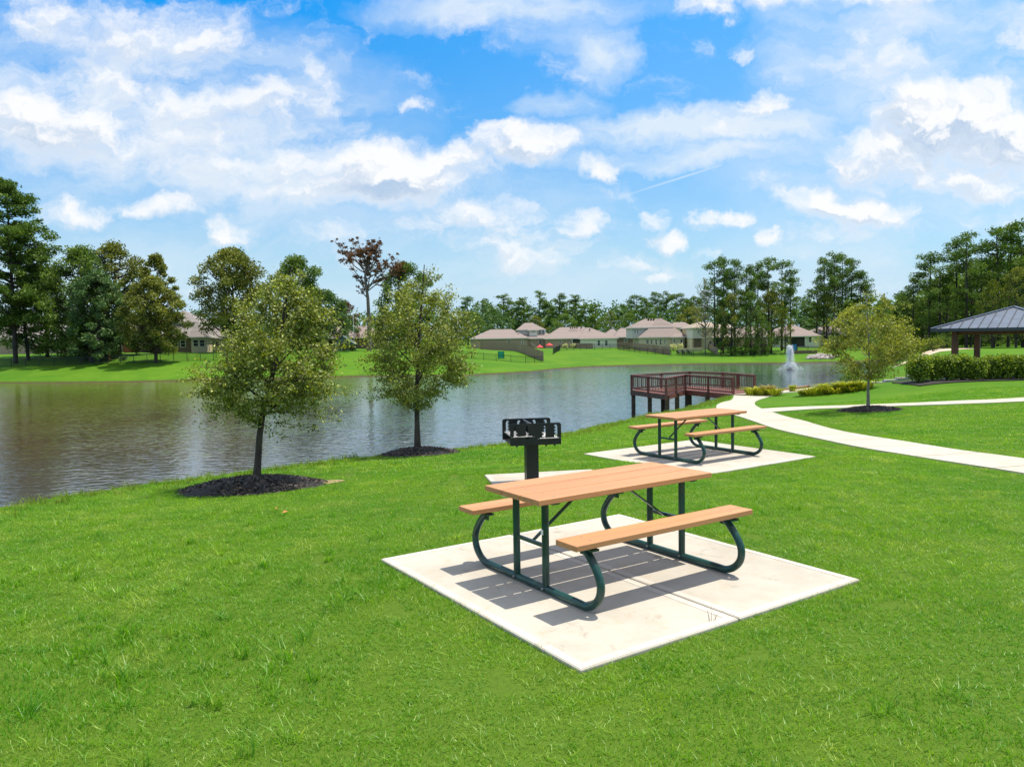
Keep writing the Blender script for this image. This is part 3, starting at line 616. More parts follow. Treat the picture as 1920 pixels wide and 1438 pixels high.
def lawn_field():
    rng = np.random.RandomState(11)
    # A: near patches
    def grid(step, y0, y1, margin, jit):
        X, Y = np.meshgrid(np.arange(-60, 60, step), np.arange(y0, y1, step)); x, y = X.ravel(), Y.ravel()
        k = (np.abs(x) < y*0.70+margin); x, y = x[k], y[k]
        return x + rng.uniform(-jit, jit, x.shape), y + rng.uniform(-jit, jit, y.shape)
    def finish(x, y, sc, jz=.2):
        P, n = terrain_pts(x, y); rot = np.zeros((len(x), 3)); rot[:, 2] = rng.randint(0, 4, len(x))*np.pi/2 if sc else rng.random(len(x))*6.28
        # clumpy height: longer to the lower left
        f = np.sin(x*1.7+1.3*np.sin(y*1.1))*np.sin(y*1.9+1.1*np.sin(x*.9)); long = np.clip((-(x+.3))/3.0, 0, 1)*np.clip((7.5-y)/3, 0, 1)
        s = 1.0 + .22*f + .35*long + rng.uniform(-jz, jz, len(x))
        scl = np.stack([np.ones_like(s), np.ones_like(s), np.clip(s, .5, 2.2)], 1); return P, n, rot, scl
    step = .42
    x, y = grid(step, 2.2, 13.0, 4.4, .03); b = bare(x, y); near = b > .34
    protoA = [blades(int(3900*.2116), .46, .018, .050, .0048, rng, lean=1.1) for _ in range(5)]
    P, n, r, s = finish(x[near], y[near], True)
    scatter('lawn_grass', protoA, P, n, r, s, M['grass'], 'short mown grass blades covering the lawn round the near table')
    # B: middle distance, wider blades, fewer
    x2, y2 = grid(.6, 13.0, 34.0, 4.4, .04); ok = (bare(x2, y2) > .45) & (sdist(x2, y2, NEARP) < 2.5)
    protoB = [blades(int(1150*.45), .67, .018, .050, .012, rng, lean=1.1) for _ in range(4)]
    P, n, r, s = finish(x2[ok], y2[ok], True)
    scatter('lawn_grass', protoB, P, n, r, s, M['grass'], 'short mown grass of the middle lawn beyond the far picnic table')
    # C: fine tufts along every edge of paving and mulch
    xe, ye = grid(.05, 2.8, 34.0, 3.5, .025); pre = bare(xe, ye)
    lim = np.where(ye < 13, .37, .50); k = (pre > -.004) & (pre < lim) & ((ye < 14) | (rng.random(len(xe)) < .45)) ; xe, ye = xe[k], ye[k]
    k = sdist(xe, ye, NEARP) < 1.0; xe, ye = xe[k], ye[k]
    protoC = [blades(11, .035, .022, .052, .005, rng, lean=1.0, shape='disc') for _ in range(8)]
    P, n, r, s = finish(xe, ye, False)
    scatter('edge_grass', protoC, P, n, r, s, M['grass'], 'ragged grass fringe along the edges of paving and mulch')
    # weeds along the crest of the bank
    cx, cy = [], []
    cp_ = [(p.x, p.y) for p in crest[:17]]; cp_ = [(-14, 5), (-9.5, 9)] + cp_
    for (ax, ay), (bx, by) in zip(cp_, cp_[1:]):
        L = math.hypot(bx-ax, by-ay); m_ = int(L*26); t = rng.random(m_); cx.append(ax+(bx-ax)*t); cy.append(ay+(by-ay)*t)
    cx = np.concatenate(cx) + rng.normal(size=sum(map(len, cx)))*.22 if False else np.concatenate(cx); cy = np.concatenate(cy)
    cx = cx + rng.normal(size=len(cx))*.28; cy = cy + rng.normal(size=len(cy))*.28
    kk = bare(cx, cy) > .15; cx, cy = cx[kk], cy[kk]
    protoW = [blades(14, .06, .05, .15, .009, rng, lean=.9, shape='disc') for _ in range(6)]
    P, n, r, s = finish(cx, cy, False, .45)
    scatter('long_grass', protoW, P, n, r, s, M['weeds'], 'ragged seed-headed grass along the crest of the pond bank')
    # D: longer scattered tufts
    m = 2600; xd = rng.uniform(-7, 9, m); yd = rng.uniform(2.8, 15, m)
    w = np.clip((-(xd+.2))/2.5, .10, 1)*np.clip((11-yd)/5, .10, 1)*(.3+.7*(np.sin(xd*2.3)*np.sin(yd*2.9+1) > -.1))
    k = (rng.random(m) < w) & (bare(xd, yd) > .1) & (sdist(xd, yd, NEARP) < .5); xd, yd = xd[k], yd[k]
    protoD = [blades(22, .05, .05, .12, .0065, rng, lean=1.2, shape='disc') for _ in range(6)]
    P, n, r, s = finish(xd, yd, False, .3)
    scatter('long_grass', protoD, P, n, r, s, M['grass'], 'scattered longer grass tufts in the near left lawn')
lawn_field()

# ------------------------------------------------------------------ foliage
def leaf_quads(C, L, W, rng, hang=0.0, flat=0.0):
    """diamond leaves at centres C"""
    n = len(C); a = rng.normal(size=(n, 3)); a[:, 2] -= hang; a[:, 2] *= (1-flat); a /= np.linalg.norm(a, axis=1)[:, None]
    b = rng.normal(size=(n, 3)); b[:, 2] *= (1-flat); b = b - a*(a*b).sum(1)[:, None]; b /= np.linalg.norm(b, axis=1)[:, None]
    l = (L*rng.uniform(.7, 1.3, n))[:, None]/2; w = (W*rng.uniform(.7, 1.3, n))[:, None]/2
    V = np.stack([C-a*l, C+b*w, C+a*l, C-b*w], 1).reshape(-1, 3); Fc = np.arange(4*n).reshape(n, 4)
    return V, Fc, np.repeat(rng.random(n), 4)
def leaf_mesh(name, sets, m):
    V = []; Fc = []; A = []; o = 0
    for v, f, a in sets: V.append(v); Fc.append(f+o); A.append(a); o += len(v)
    return np_mesh(name, np.vstack(V), np.vstack(Fc), m, False, {'v': ('FLOAT', 'POINT', np.concatenate(A))})
def bezier(p0, p1, p2, n):
    return [p0*(1-t)**2 + p1*2*t*(1-t) + p2*t*t for t in [i/(n-1) for i in range(n)]]
def young_oak(root, prof, trunk, tr, h0, ntips, nleaf, leafL, leafW, seed, m, bark, spray=.20, extra=()):
    """prof: list of (z, radius) of the crown; trunk: centre line points; axis offset follows the trunk line"""
    rng = np.random.RandomState(seed); rnd = random.Random(seed)
    tp = [Vector(p) for p in trunk]; zs = [p.z for p in tp]
    def axis_at(z): return Vector((np.interp(z, zs, [p.x for p in tp]), np.interp(z, zs, [p.y for p in tp]), z))
    mb = MB(); n = len(tp); mb.tube(tp, [tr*(1.35 if i == 0 else 1) * (1-.85*(tp[i].z/zs[-1])**1.2) for i in range(n)], 12)
    pz = [p[0] for p in prof]; pr = [p[1] for p in prof]; zs0, zs1 = pz[0], pz[-1]
    tips = []
    w = np.array([np.interp(z, pz, pr)**1.6+.01 for z in np.linspace(zs0, zs1, 60)]); w /= w.sum()
    for i in range(ntips):
        z = rng.choice(np.linspace(zs0, zs1, 60), p=w) + rng.uniform(-.04, .04); a = rng.random()*2*np.pi
        R = np.interp(z, pz, pr)*(1 + .16*math.sin(3*a+z*4+seed) + .10*math.sin(7*a-z*6)); r = R*(rng.uniform(.12, 1.0)**.55)
        ax = axis_at(z); tips.append(Vector((ax.x+math.cos(a)*r, ax.y+math.sin(a)*r, z)))
    for (ex, ey, ez) in extra: tips.append(Vector((ex, ey, ez)))
    # main limbs
    limbs = []
    for i in range(13):
        a = i*2.4+seed; z0 = h0 + (zs1-h0)*.72*(i/13.0); zt = z0 + (zs1-zs0)*rnd.uniform(.18, .34); R = np.interp(min(zt, zs1), pz, pr)*.72
        s = axis_at(z0); e = axis_at(min(zt, zs1*.97)) + Vector((math.cos(a)*R, math.sin(a)*R, 0)); mid = s.lerp(e, .5) + Vector((math.cos(a), math.sin(a), .0))*R*.15 + Vector((0, 0, -.05*R))
        pts = bezier(s, mid, e, 7); limbs.append(pts); r0 = tr*.42*(1-.5*i/13)
        mb.tube(pts, [r0*(1-.8*k/6) for k in range(7)], 6)
    nodes = [p for l in limbs for p in l[1:]] + [axis_at(z) for z in np.linspace(h0*1.05, zs1*.95, 10)]
    NP = np.array([p[:] for p in nodes]); sets = []; Cs = []
    for t in tips:
        d = NP - np.array(t[:]); d2 = (d**2).sum(1) + np.maximum(NP[:, 2]-t.z+.05, 0)**2*6; s = nodes[int(d2.argmin())]
        mid = s.lerp(t, .5) + Vector((rnd.uniform(-.08, .08), rnd.uniform(-.08, .08), rnd.uniform(-.02, .10)))
        mb.tube(bezier(s, mid, t, 4), [tr*.09, tr*.07, tr*.05, tr*.03], 4, cap=False)
        k = max(3, int(nleaf*rng.uniform(.6, 1.5))); u = rng.uniform(.25, 1.02, k)[:, None]; line = np.array(s[:])*(1-u)**2 + np.array(mid[:])*2*u*(1-u) + np.array(t[:])*u*u
        sg = spray*rng.uniform(.4, .95); Cs.append(line + rng.normal(size=(k, 3))*np.array([sg, sg, sg*.7])*.55)
    C = np.vstack(Cs); sets.append(leaf_quads(C, leafL, leafW, rng, .2))
    mb.build('trunk', bark, root); link('crown', leaf_mesh('crown', sets, m), root)

def mulch(p, rx, ry, h, label, seed, soil=False):
    rng = np.random.RandomState(seed); x0, y0 = p[0], p[1]; z0 = tz(x0, y0); nr, na = 16, 64; V = []; 
    for i in range(nr+1):
        for j in range(na):
            r = i/nr; a = 2*np.pi*j/na; e = 1 + .06*math.sin(3*a+seed)+.04*math.sin(7*a+2*seed); x = x0+math.cos(a)*rx*r*e; y = y0+math.sin(a)*ry*r*e
            V.append((x, y, h*(1-r*r)**1.1))
    V = np.array(V); V[:, 2] += T(V[:, 0], V[:, 1]) + .006 + rng.uniform(-.006, .010, len(V)); V -= np.array([x0, y0, z0]); Fc = []
    for i in range(nr):
        for j in range(na): Fc.append((i*na+j, i*na+(j+1)%na, (i+1)*na+(j+1)%na, (i+1)*na+j))
    Fc = [(f[0], f[3], f[2], f[1]) for f in Fc]
    root = thing('mulch_bed', label, 'mulch bed', (x0, y0, z0)); link('mulch_mound', np_mesh('mulch_mound', V, np.array(Fc), M['mulch'], True), root)
    n = int(2300*rx*ry); a = rng.random(n)*2*np.pi; r = np.sqrt(rng.random(n))*1.03; x = x0+np.cos(a)*rx*r; y = y0+np.sin(a)*ry*r
    C = np.stack([x-x0, y-y0, h*np.clip(1-r*r, 0, 1)**1.1 + T(x, y)-z0+.012], 1)
    v, f, at_ = leaf_quads(C, .085, .03, rng, 0, .55); o = link('bark_chips', leaf_mesh('bark_chips', [(v, f, at_)], M['chip']), root); o['kind'] = 'stuff'
    if soil:
        mb = MB(); pts = [(math.cos(t)*.36*(1+.2*math.sin(3*t)), math.sin(t)*.30*(1+.2*math.sin(2*t))) for t in np.linspace(0, 6.28, 20)[:-1]]
        cx, cy = rx*.90, .12; vs = [(cx+a_, cy+b_, tz(x0+cx+a_, y0+cy+b_)-z0+.014) for a_, b_ in pts]; mb.add(vs, [tuple(range(len(vs)))])
        mb.build('bare_soil', M['soil'], root)
    return root
def px2m(p): return p.y/F*1.004
def oak_from_px(base, pos, prof_px, trunk_px, name, label, seed, m, bark, tr, ntips, nleaf, L, W, extra_px=(), spray=.2):
    s = px2m(pos); bx, by = base; dy = (0.0,)
    prof = [((by-yy)*s, r*s) for yy, r in prof_px]
    tk = [((xx-bx)*s - ROLL*0, (i % 2)*.03, (by-yy)*s) for i, (xx, yy) in enumerate(trunk_px)]
    ex = [((xx-bx)*s, random.Random(xx).uniform(-.5, .5), (by-yy)*s) for xx, yy in extra_px]
    root = thing(name, label, 'tree', (pos.x, pos.y, pos.z+.02)); young_oak(root, prof, tk, tr, prof[0][0]*.75+.15, ntips, nleaf, L, W, seed, m, bark, spray, ex); return root
oak_from_px((482,912), tree_pos[0], [(785,54),(765,104),(735,131),(705,137),(675,130),(645,114),(610,99),(575,74),(545,48),(520,16)],
    [(482,912),(486,870),(492,820),(501,765),(518,715),(534,650),(548,580),(562,505)], 'oak_tree',
    'young oak with leaning trunk nearest the camera, in the mulch bed at left', 3, M['oak'], M['bark'], .058, 310, 92, .056, .026,
    [(378,735),(395,790),(655,742),(640,700),(630,780),(400,700),(610,812),(540,825),(455,560),(610,570),(625,590),(565,508),(545,515),(650,790),(395,760)])
oak_from_px((785,850), tree_pos[1], [(765,26),(745,66),(715,92),(680,103),(640,104),(605,98),(575,78),(550,54),(528,22)],
    [(785,850),(785,800),(786,740),(790,680),(794,620),(800,560),(806,500)], 'oak_tree',
    'young straight-trunked oak between the leaning oak and the grill', 8, M['oak'], M['bark'], .064, 290, 80, .062, .029,
    [(690,730),(700,745),(880,720),(892,700),(862,555),(850,535),(836,520),(868,600),(818,508),(775,530),(745,550),(895,660),(690,600)], .22)
oak_from_px((1628,768), tree_pos[2], [(708,22),(690,64),(665,84),(640,92),(618,88),(598,72),(582,48),(570,14)],
    [(1628,768),(1628,730),(1629,690),(1628,650),(1626,610),(1622,562)], 'oak_tree',
    'young round-headed oak with slim pale trunk on the right lawn beside the path', 21, M['oak3'], M['bark_pale'], .048, 230, 52, .085, .042,
    [(1540,640),(1548,670),(1716,640),(1722,660),(1700,600),(1650,560),(1600,572),(1668,566),(1560,700),(1590,712),(1680,704),(1535,655),(1728,645),(1715,620),(1545,610),(1640,548),(1660,552),(1690,575)], .22)
mulch(MULCH[0], 1.12, .95, .17, 'large dark mulch bed with bare soil at its right edge, round the leaning oak', 2, True)
mulch(MULCH[1], .92, .85, .13, 'dark mulch bed at the lawn edge round the straight-trunked oak', 4)
mulch(MULCH[2], .98, 1.1, .12, 'dark mulch bed round the pale-trunked oak on the right lawn', 6)

# ---- distant trees: each variant mesh built once at unit scale 1 m, copied and scaled
def crown_clusters(cl, n, L, W, rng, flat=.15):
    """cl: list of (x,y,z,rx,rz); leaves are scattered through each clump, denser near its skin"""
    vol = np.array([c[3]**2*c[4] for c in cl])**.72; cnt = (vol/vol.sum()*n).astype(int)+2; Cs = []
    for c, k in zip(cl, cnt):
        d = rng.normal(size=(k, 3)); d /= np.linalg.norm(d, axis=1)[:, None]; r = rng.random(k)**.42
        Cs.append(np.array(c[:3]) + d*r[:, None]*np.array([c[3], c[3], c[4]])*rng.uniform(.8, 1.15, k)[:, None])
    C = np.vstack(Cs); return leaf_quads(C, L, W, rng, 0, flat)
def pine_meshes(seed, h=20.0, crown0=.42, width=.20, n=4200, L=.40, lush=1.0, m='pine'):
    rng = np.random.RandomState(seed); rnd = random.Random(seed); mb = MB(); bend = rnd.uniform(-.5, .5)
    ax = lambda z: Vector((bend*math.sin(z/h*2.5), bend*.6*math.sin(z/h*3.5), z))
    mb.tube([ax(h*t) for t in (0, .15, .3, .45, .6, .75, .88, .97)], [h*.013*(1-.8*t) for t in (0, .15, .3, .45, .6, .75, .88, .97)], 7)
    cl = []; nb = int(30*lush)
    for i in range(nb):
        t = crown0 + (1-crown0)*(i+rnd.random())/nb; q = (t-crown0)/(1-crown0); R = h*width*(1.0-.72*q**1.5)*(.45+.55*min(1, q*4+.2))*rnd.uniform(.45, 1.15); a = rnd.random()*6.28
        s = ax(h*t*.985); e = s + Vector((math.cos(a)*R, math.sin(a)*R, R*rnd.uniform(.05, .45)))
        mb.tube([s, s.lerp(e, .5)+Vector((0, 0, -.06*R)), e], [h*.0035, h*.0028, h*.0012], 4, cap=False)
        rr = h*(.050 if lush < 2 else .042)*rnd.uniform(.7, 1.4); cl.append((e.x, e.y, e.z+rr*.2, rr, rr*.62))
        if R > h*.09: p = s.lerp(e, .55); cl.append((p.x+rnd.uniform(-.3, .3), p.y, p.z+rr*.3, rr*.8, rr*.5))
    top = ax(h*.975); cl.append((top.x, top.y, h*.965, h*.045, h*.035))
    return mb, leaf_mesh('crown', [crown_clusters(cl, n, L, L*.42, rng, .1)], M[m])
def broad_meshes(seed, h=14.0, width=.36, n=4600, L=.40, z0=.18, m='broad', lumps=24, trunk=.018, open_=0.0):
    rng = np.random.RandomState(seed); rnd = random.Random(seed); mb = MB(); cl = []
    mb.tube([Vector((0, 0, 0)), Vector((.1, 0, h*.2)), Vector((0, .1, h*.45)), Vector((.1, 0, h*.7))], [h*trunk*1.2, h*trunk, h*trunk*.7, h*trunk*.25], 8)
    lumps = int(lumps*1.7)
    for i in range(lumps):
        t = (i+.5)/lumps; z = h*(z0 + (1-z0)*t**.9)*.96; q = (z/h-z0)/(1-z0); R = h*width*math.sqrt(max(.04, 1-(2*q-.85)**2 if q > .42 else 1-(.85-2*q)**2*.7)); a = i*2.4+rnd.uniform(-.5, .5)
        r = R*rnd.uniform(.35, 1.02); p = Vector((math.cos(a)*r, math.sin(a)*r, z)); rr = h*width*rnd.uniform(.15, .27)*(1-open_)
        s = Vector((0, 0, max(h*.12, z-r*.75))); mb.tube([s, s.lerp(p, .6)+Vector((0, 0, -.05*h)), p], [h*.007, h*.005, h*.002], 4, cap=False)
        cl.append((p.x, p.y, p.z-rr*.3, rr, rr*.72))
    cl.append((0, 0, h*.90, h*width*.35, h*.09))
    return mb, leaf_mesh('crown', [crown_clusters(cl, n, L, L*.55, rng)], M[m])
PROTO = {}
def proto(kind, maker, bark):
    mb, crown = maker; o = mb.build('trunk', bark); tr = o.data; bpy.data.objects.remove(o); PROTO[kind] = (tr, crown)
for i in range(4): proto('pine%d' % i, pine_meshes(40+i, crown0=(.40, .32, .48, .28)[i], width=(.21, .19, .20, .24)[i]), M['bark_dark'])
for i in range(3): proto('bluepine%d' % i, pine_meshes(60+i, crown0=.36, width=.20, n=2600, L=.55), M['bark_dark'])
for i in range(3): proto('broad%d' % i, broad_meshes(70+i, width=(.36, .30, .42)[i]), M['bark_dark'])
for i in range(2): proto('olive%d' % i, broad_meshes(80+i, m='broad_olive', n=3200), M['bark_dark'])
for i in range(2): proto('light%d' % i, broad_meshes(84+i, m='broad_light', n=2400), M['bark_dark'])
for i in range(3): proto('blue%d' % i, broad_meshes(88+i, m='broad_blue', n=3400, L=.55, width=(.36, .44, .32)[i], z0=.12), M['bark_dark'])
proto('bare0', broad_meshes(95, width=.30, n=650, L=.30, z0=.3, m='broad_olive', lumps=34, trunk=.012), M['bark_pale'])
BASEH = {'pine': 20.0, 'bluepine': 20.0}
def plant(kind, px, top, Y, label, name, wpx=None, group=None, rz=None, dy=0.0):
    base = at(px, 650, Y+dy); z = tz(base.x, Y+dy); h = at(px, top, Y+dy).z - z + .0
    k = ''.join(c for c in kind if not c.isdigit()); H0 = BASEH.get(k, 14.0); s = h/H0; tr, cr_ = PROTO[kind]
    root = thing(name, label, 'tree', (base.x, Y+dy, z-.1), rz if rz is not None else random.Random(px*7+top).random()*6.28, group)
    w0 = {'pine': .36, 'bluepine': .33}.get(k, .74)*h; sx = s if wpx is None else (wpx*Y/F)/w0*s
    root.scale = (sx, sx, s); a = link('trunk', tr, root); b = link('crown', cr_, root); return root
rngT = random.Random(9)

# left group of big trees by the far fence (own meshes, finer leaves)
def big(kind_mb, px, Y, label, name, bark=None):
    mb, crown = kind_mb; b = at(px, 650, Y); root = thing(name, label, 'tree', (b.x, Y, tz(b.x, Y)-.1)); mb.build('trunk', bark or M['bark_dark'], root); link('crown', crown, root); return root
def hgt(px, top, Y): b = at(px, 650, Y); return at(px, top, Y).z - tz(b.x, Y)
Y0 = 134
big(pine_meshes(101, hgt(28, 338, Y0), .20, .27, 20000, .55, 2.8), 28, Y0, 'tallest pine at the left edge of the picture, beside the far black fence', 'pine_tree')
big(pine_meshes(102, hgt(52, 420, Y0+3), .12, .27, 14000, .55, 2.4), 52, Y0+3, 'second pine with dark trunk just right of the tallest left pine', 'pine_tree')
big(broad_meshes(103, hgt(100, 500, 140), .46, 13000, .44, .08, 'broad', 44), 88, 140, 'dense dark tree filling the gap under the left pines', 'broadleaf_tree')
big(broad_meshes(104, hgt(155, 455, 136), .34, 16000, .44, .06, 'broad', 50), 158, 136, 'tall dark broadleaf tree right of the left pines', 'broadleaf_tree')
big(broad_meshes(105, hgt(225, 446, 141), .30, 14000, .44, .12, 'broad_olive', 46), 222, 141, 'tall olive-topped tree in the middle of the left group', 'broadleaf_tree')
big(broad_meshes(106, hgt(196, 500, 133), .34, 13000, .44, .05, 'broad_blue', 40), 186, 133, 'bluish low-branched tree in front of the left group', 'broadleaf_tree')
big(broad_meshes(107, hgt(300, 470, 144), .19, 8000, .44, .2, 'broad_olive', 28), 300, 144, 'narrow tree with loose top standing up at the right of the left group', 'broadleaf_tree')
big(broad_meshes(108, hgt(290, 512, 130), .34, 17000, .42, .18, 'broad_olive', 56), 291, 130, 'wide sunlit oak with pale trunk in front of the two-storey grey-roofed house', 'oak_tree', M['bark'])
big(broad_meshes(109, hgt(435, 458, 150), .36, 19000, .46, .22, 'broad_olive', 56), 440, 150, 'big rounded oak behind the house, right of the left group', 'oak_tree')
big(broad_meshes(110, hgt(560, 474, 160), .34, 15000, .44, .10, 'broad', 44), 558, 160, 'bright green tree rising behind the leaning oak', 'broadleaf_tree')
big(broad_meshes(111, hgt(610, 540, 165), .46, 10000, .46, .10, 'broad_blue', 36), 612, 165, 'bluish sloping tree to the right of the bright green tree', 'broadleaf_tree')
big(broad_meshes(112, hgt(655, 560, 172), .30, 2200, .40, .2, 'dead', 20), 650, 172, 'small russet tree with dying leaves left of the tall dead tree', 'broadleaf_tree')
big(broad_meshes(113, hgt(760, 486, 170), .34, 14000, .44, .12, 'broad', 42), 762, 170, 'green tree behind the straight young oak, right of the tall dead tree', 'broadleaf_tree')
big(broad_meshes(119, hgt(755, 482, 168), .16, 1000, .36, .82, 'dead', 9), 750, 168, 'thin tree with russet top poking above the green tree beside the dead tree', 'broadleaf_tree')
def dead_tree():
    Y = 150; h = hgt(692, 446, Y); s = Y/F; b = at(692, 640, Y); rnd = random.Random(4); rng = np.random.RandomState(4)
    root = thing('dead_tree', 'tall vase-shaped tree with rust-brown dead leaves and long bare trunk', 'tree', (b.x, Y, tz(b.x, Y)-.1)); mb = MB(); cl = []
    def Z(py): return at(692, py, Y).z - root.location.z
    T0 = [Vector((0, 0, 0)), Vector((.1, 0, Z(600))), Vector((0, 0, Z(560))), Vector(((688-692)*s, 0, Z(520))), Vector(((692-692)*s, .2, Z(490)))]
    mb.tube(T0, [.42, .36, .30, .24, .15], 8)
    ends = [(640,455),(652,470),(665,452),(680,448),(695,447),(710,452),(722,462),(738,478),(750,488),(735,500),(660,490),(668,515),(672,535),(700,470),(684,468),(718,505),(725,520),(705,455),(672,470),(690,458),(752,500),(645,465),(655,460),(715,475),(700,490)]
    for i, (ex, ey) in enumerate(ends):
        q = (ey-446)/100; st = T0[2].lerp(T0[4], max(0, min(1, 1-q-rnd.uniform(0, .3)))); e = Vector(((ex-692)*s, rnd.uniform(-4, 4)*(1-q*.5), Z(ey)))
        mb.tube(bezier(st, st.lerp(e, .55)+Vector(((ex-692)*s*rnd.uniform(-.05, .25), rnd.uniform(-1, 1), rnd.uniform(-1.2, .3))), e, 6), [.15, .12, .10, .07, .05, .03], 5, cap=False)
        for k in range(9):
            r = rnd.uniform(.22, .62); f_ = rnd.uniform(.45, 1.04); q_ = st.lerp(e, f_); cl.append((q_.x+rnd.uniform(-.9, .9), q_.y+rnd.uniform(-.9, .9), q_.z+rnd.uniform(-.7, .7), r, r*.7))
        for k in range(3):
            q_ = st.lerp(e, rnd.uniform(.4, .9)); w2 = Vector((rnd.uniform(-1.3, 1.3), rnd.uniform(-1.3, 1.3), rnd.uniform(.2, 1.5))); mb.tube([q_, q_+w2*.6, q_+w2], [.045, .035, .02], 4, cap=False)
    mb.build('trunk', mat('dead_bark', (.16, .12, .10), .9, .3, 2), root); link('crown', leaf_mesh('crown', [crown_clusters(cl, 6000, .34, .22, rng)], M['dead']), root)
dead_tree()

# far tree line: distinct pines above the roofs
line = [(878,556,0),(904,563,2),(926,578,1),(944,553,0),(958,566,3),(982,558,1),(1012,547,3),(1028,566,0),(1050,552,2),(1079,553,1),(1098,572,3),(1118,571,0),
        (1194,553,0),(1212,560,3),(1229,547,1),(1252,549,2),(1270,550,0),(1288,562,3),(1166,572,2),(1300,556,1),(1508,566,1),(1524,574,0),(1655,560,1),(1672,575,2)]
names = ['directly right of the straight oak crown','second from the straight oak crown','low between two taller ones','round-headed, left of the tiered pines above the arched dormer',
 'short, just left of the arched dormer','above the arched dormer roof','slender and tiered, tallest above the first brown roof','short, right of the slender tiered one',
 'layered top above the left end of the long brown roof','wide flat top above the middle of the long brown roof','low, right of the wide flat-topped one','above the white-sided end of the long roof',
 'above the left slope of the two-storey house','above the peak of the two-storey house','tallest above the two-storey house','flat-topped, right of the two-storey peak',
 'above the second two-storey roof','last before the shore pines','low, above the lamp post','behind the bare shore tree','in the gap between the two shore pine clumps','low, in the gap between the shore clumps','thin, behind the right young oak','between the right young oak and the right woods']
for i, (px, top, k) in enumerate(line):
    Y = 262 + (i*37 % 40); plant('bluepine%d' % (k % 3) if i % 2 else 'pine%d' % k, px, top, Y, 'distant pine, '+names[i], 'pine_tree', wpx=34+(i*13 % 14) if top > 556 else 44)
# sunlit and dark broadleaf trees of the same line
bl = [(1146,580,'light0','yellow-green tree behind the lamp post',42),(1112,588,'broad1','dark round tree above the white-sided house end',46),(1180,585,'broad0','dark green tree left of the two-storey peak',50),
      (1060,586,'broad2','broad green tree above the long brown roof',58),(1005,590,'olive0','olive tree behind the arched dormer house',50),(940,588,'blue1','bluish tree above the first brown roof',60),
      (1300,572,'olive1','wide olive tree left of the shore pines',80),(895,590,'broad0','green tree beside the straight oak crown',52),(1530,600,'blue2','bluish tree above the right white house',60),(1500,596,'blue0','bluish tree between the two shore clumps',56)]
for px, top, k, lab, w in bl: plant(k, px, top, 242 if px != 1300 else 215, lab, 'broadleaf_tree', wpx=w)
# far-off wood: one mass closing the view behind the houses
def far_wood():
    rng = np.random.RandomState(77); cl = []
    for px in range(-700, 2900, 13):
        for row in range(3):
            Y = 285 + row*22 + rng.uniform(-6, 6); x = at(px+rng.uniform(-8, 8), 640, Y).x; top = 577 + rng.uniform(-10, 10) - row*4 + (6 if 300 < px < 880 else 0); zt = at(960, top, Y).z - (px-960)*ROLL*-1*0
            z0 = -1.2; h = zt-z0; r = rng.uniform(3.2, 5.2)
            for q in (.25, .55, .82): cl.append((x+rng.uniform(-1.5, 1.5), Y+rng.uniform(-2, 2), z0+h*q, r*(1.15-.4*q), h*.24))
    v = crown_clusters(cl, 90000, 1.15, .75, rng, .1)
    o = link('far_wood', leaf_mesh('far_wood', [v], M['broad_blue'])); tag(o, 'far-off wood closing the view behind the houses', 'woodland', None, 'stuff')
far_wood()
def right_wood():
    rng = np.random.RandomState(78); cl = []
    for px in range(1655, 2700, 16):
        for row in range(3):
            Y = 134 + row*14 + rng.uniform(-4, 4); x = at(px+rng.uniform(-8, 8), 640, Y).x; top = np.interp(px, [1655, 1720, 1800, 1900, 2700], [585, 545, 500, 478, 470]) + rng.uniform(-14, 14); zt = at(px, top, Y).z
            z0 = tz(x, Y); h = zt-z0; r = rng.uniform(1.7, 2.8)
            for q in (.10, .3, .5, .7, .88): cl.append((x+rng.uniform(-1.5, 1.5), Y+rng.uniform(-2, 2), z0+h*q, r*(1.1-.3*q), h*.12))
    o = link('far_wood', leaf_mesh('far_wood', [crown_clusters(cl, 90000, .62, .4, rng, .1)], M['broad'])); tag(o, 'dense leafy undergrowth of the woods on the right, behind the pavilion', 'woodland', None, 'stuff')
right_wood()

# shore pine clumps
cl1 = [(1322,515,166,'bare0','almost bare thin-leaved tree at the left end of the shore pines',44),(1340,487,170,'pine0','leftmost tall pine of the shore clump',36),(1356,484,166,'pine3','second tall pine of the shore clump',36),
       (1378,486,168,'pine1','third tall pine of the shore clump, over the dark thicket',34),(1398,500,164,'pine2','shorter pine in the middle of the shore clump',32),(1420,494,172,'pine1','pine right of the middle gap of the shore clump',34),
       (1442,487,167,'pine3','wide-crowned pine in the right half of the shore clump',46),(1466,488,170,'pine0','outer right pine of the shore clump, spreading to the fountain side',42),(1482,520,165,'pine2','low side pine at the right edge of the shore clump',28),
       (1545,482,196,'pine1','leftmost pine of the second clump, behind the white house',38),(1560,476,192,'pine3','tallest pine of the second clump',36),(1578,478,198,'pine0','third pine of the second clump',36),
       (1596,484,194,'pine1','fourth pine of the second clump, above the right young oak',36),(1612,512,192,'pine2','outer right pine of the second clump with flat side limbs',34),(1530,534,194,'pine2','low pine at the left foot of the second clump',40)]
for px, top, Y, k, lab, w in cl1: plant(k, px, top, Y, lab, 'pine_tree' if 'pine' in k else 'bare_tree', wpx=w*1.55)
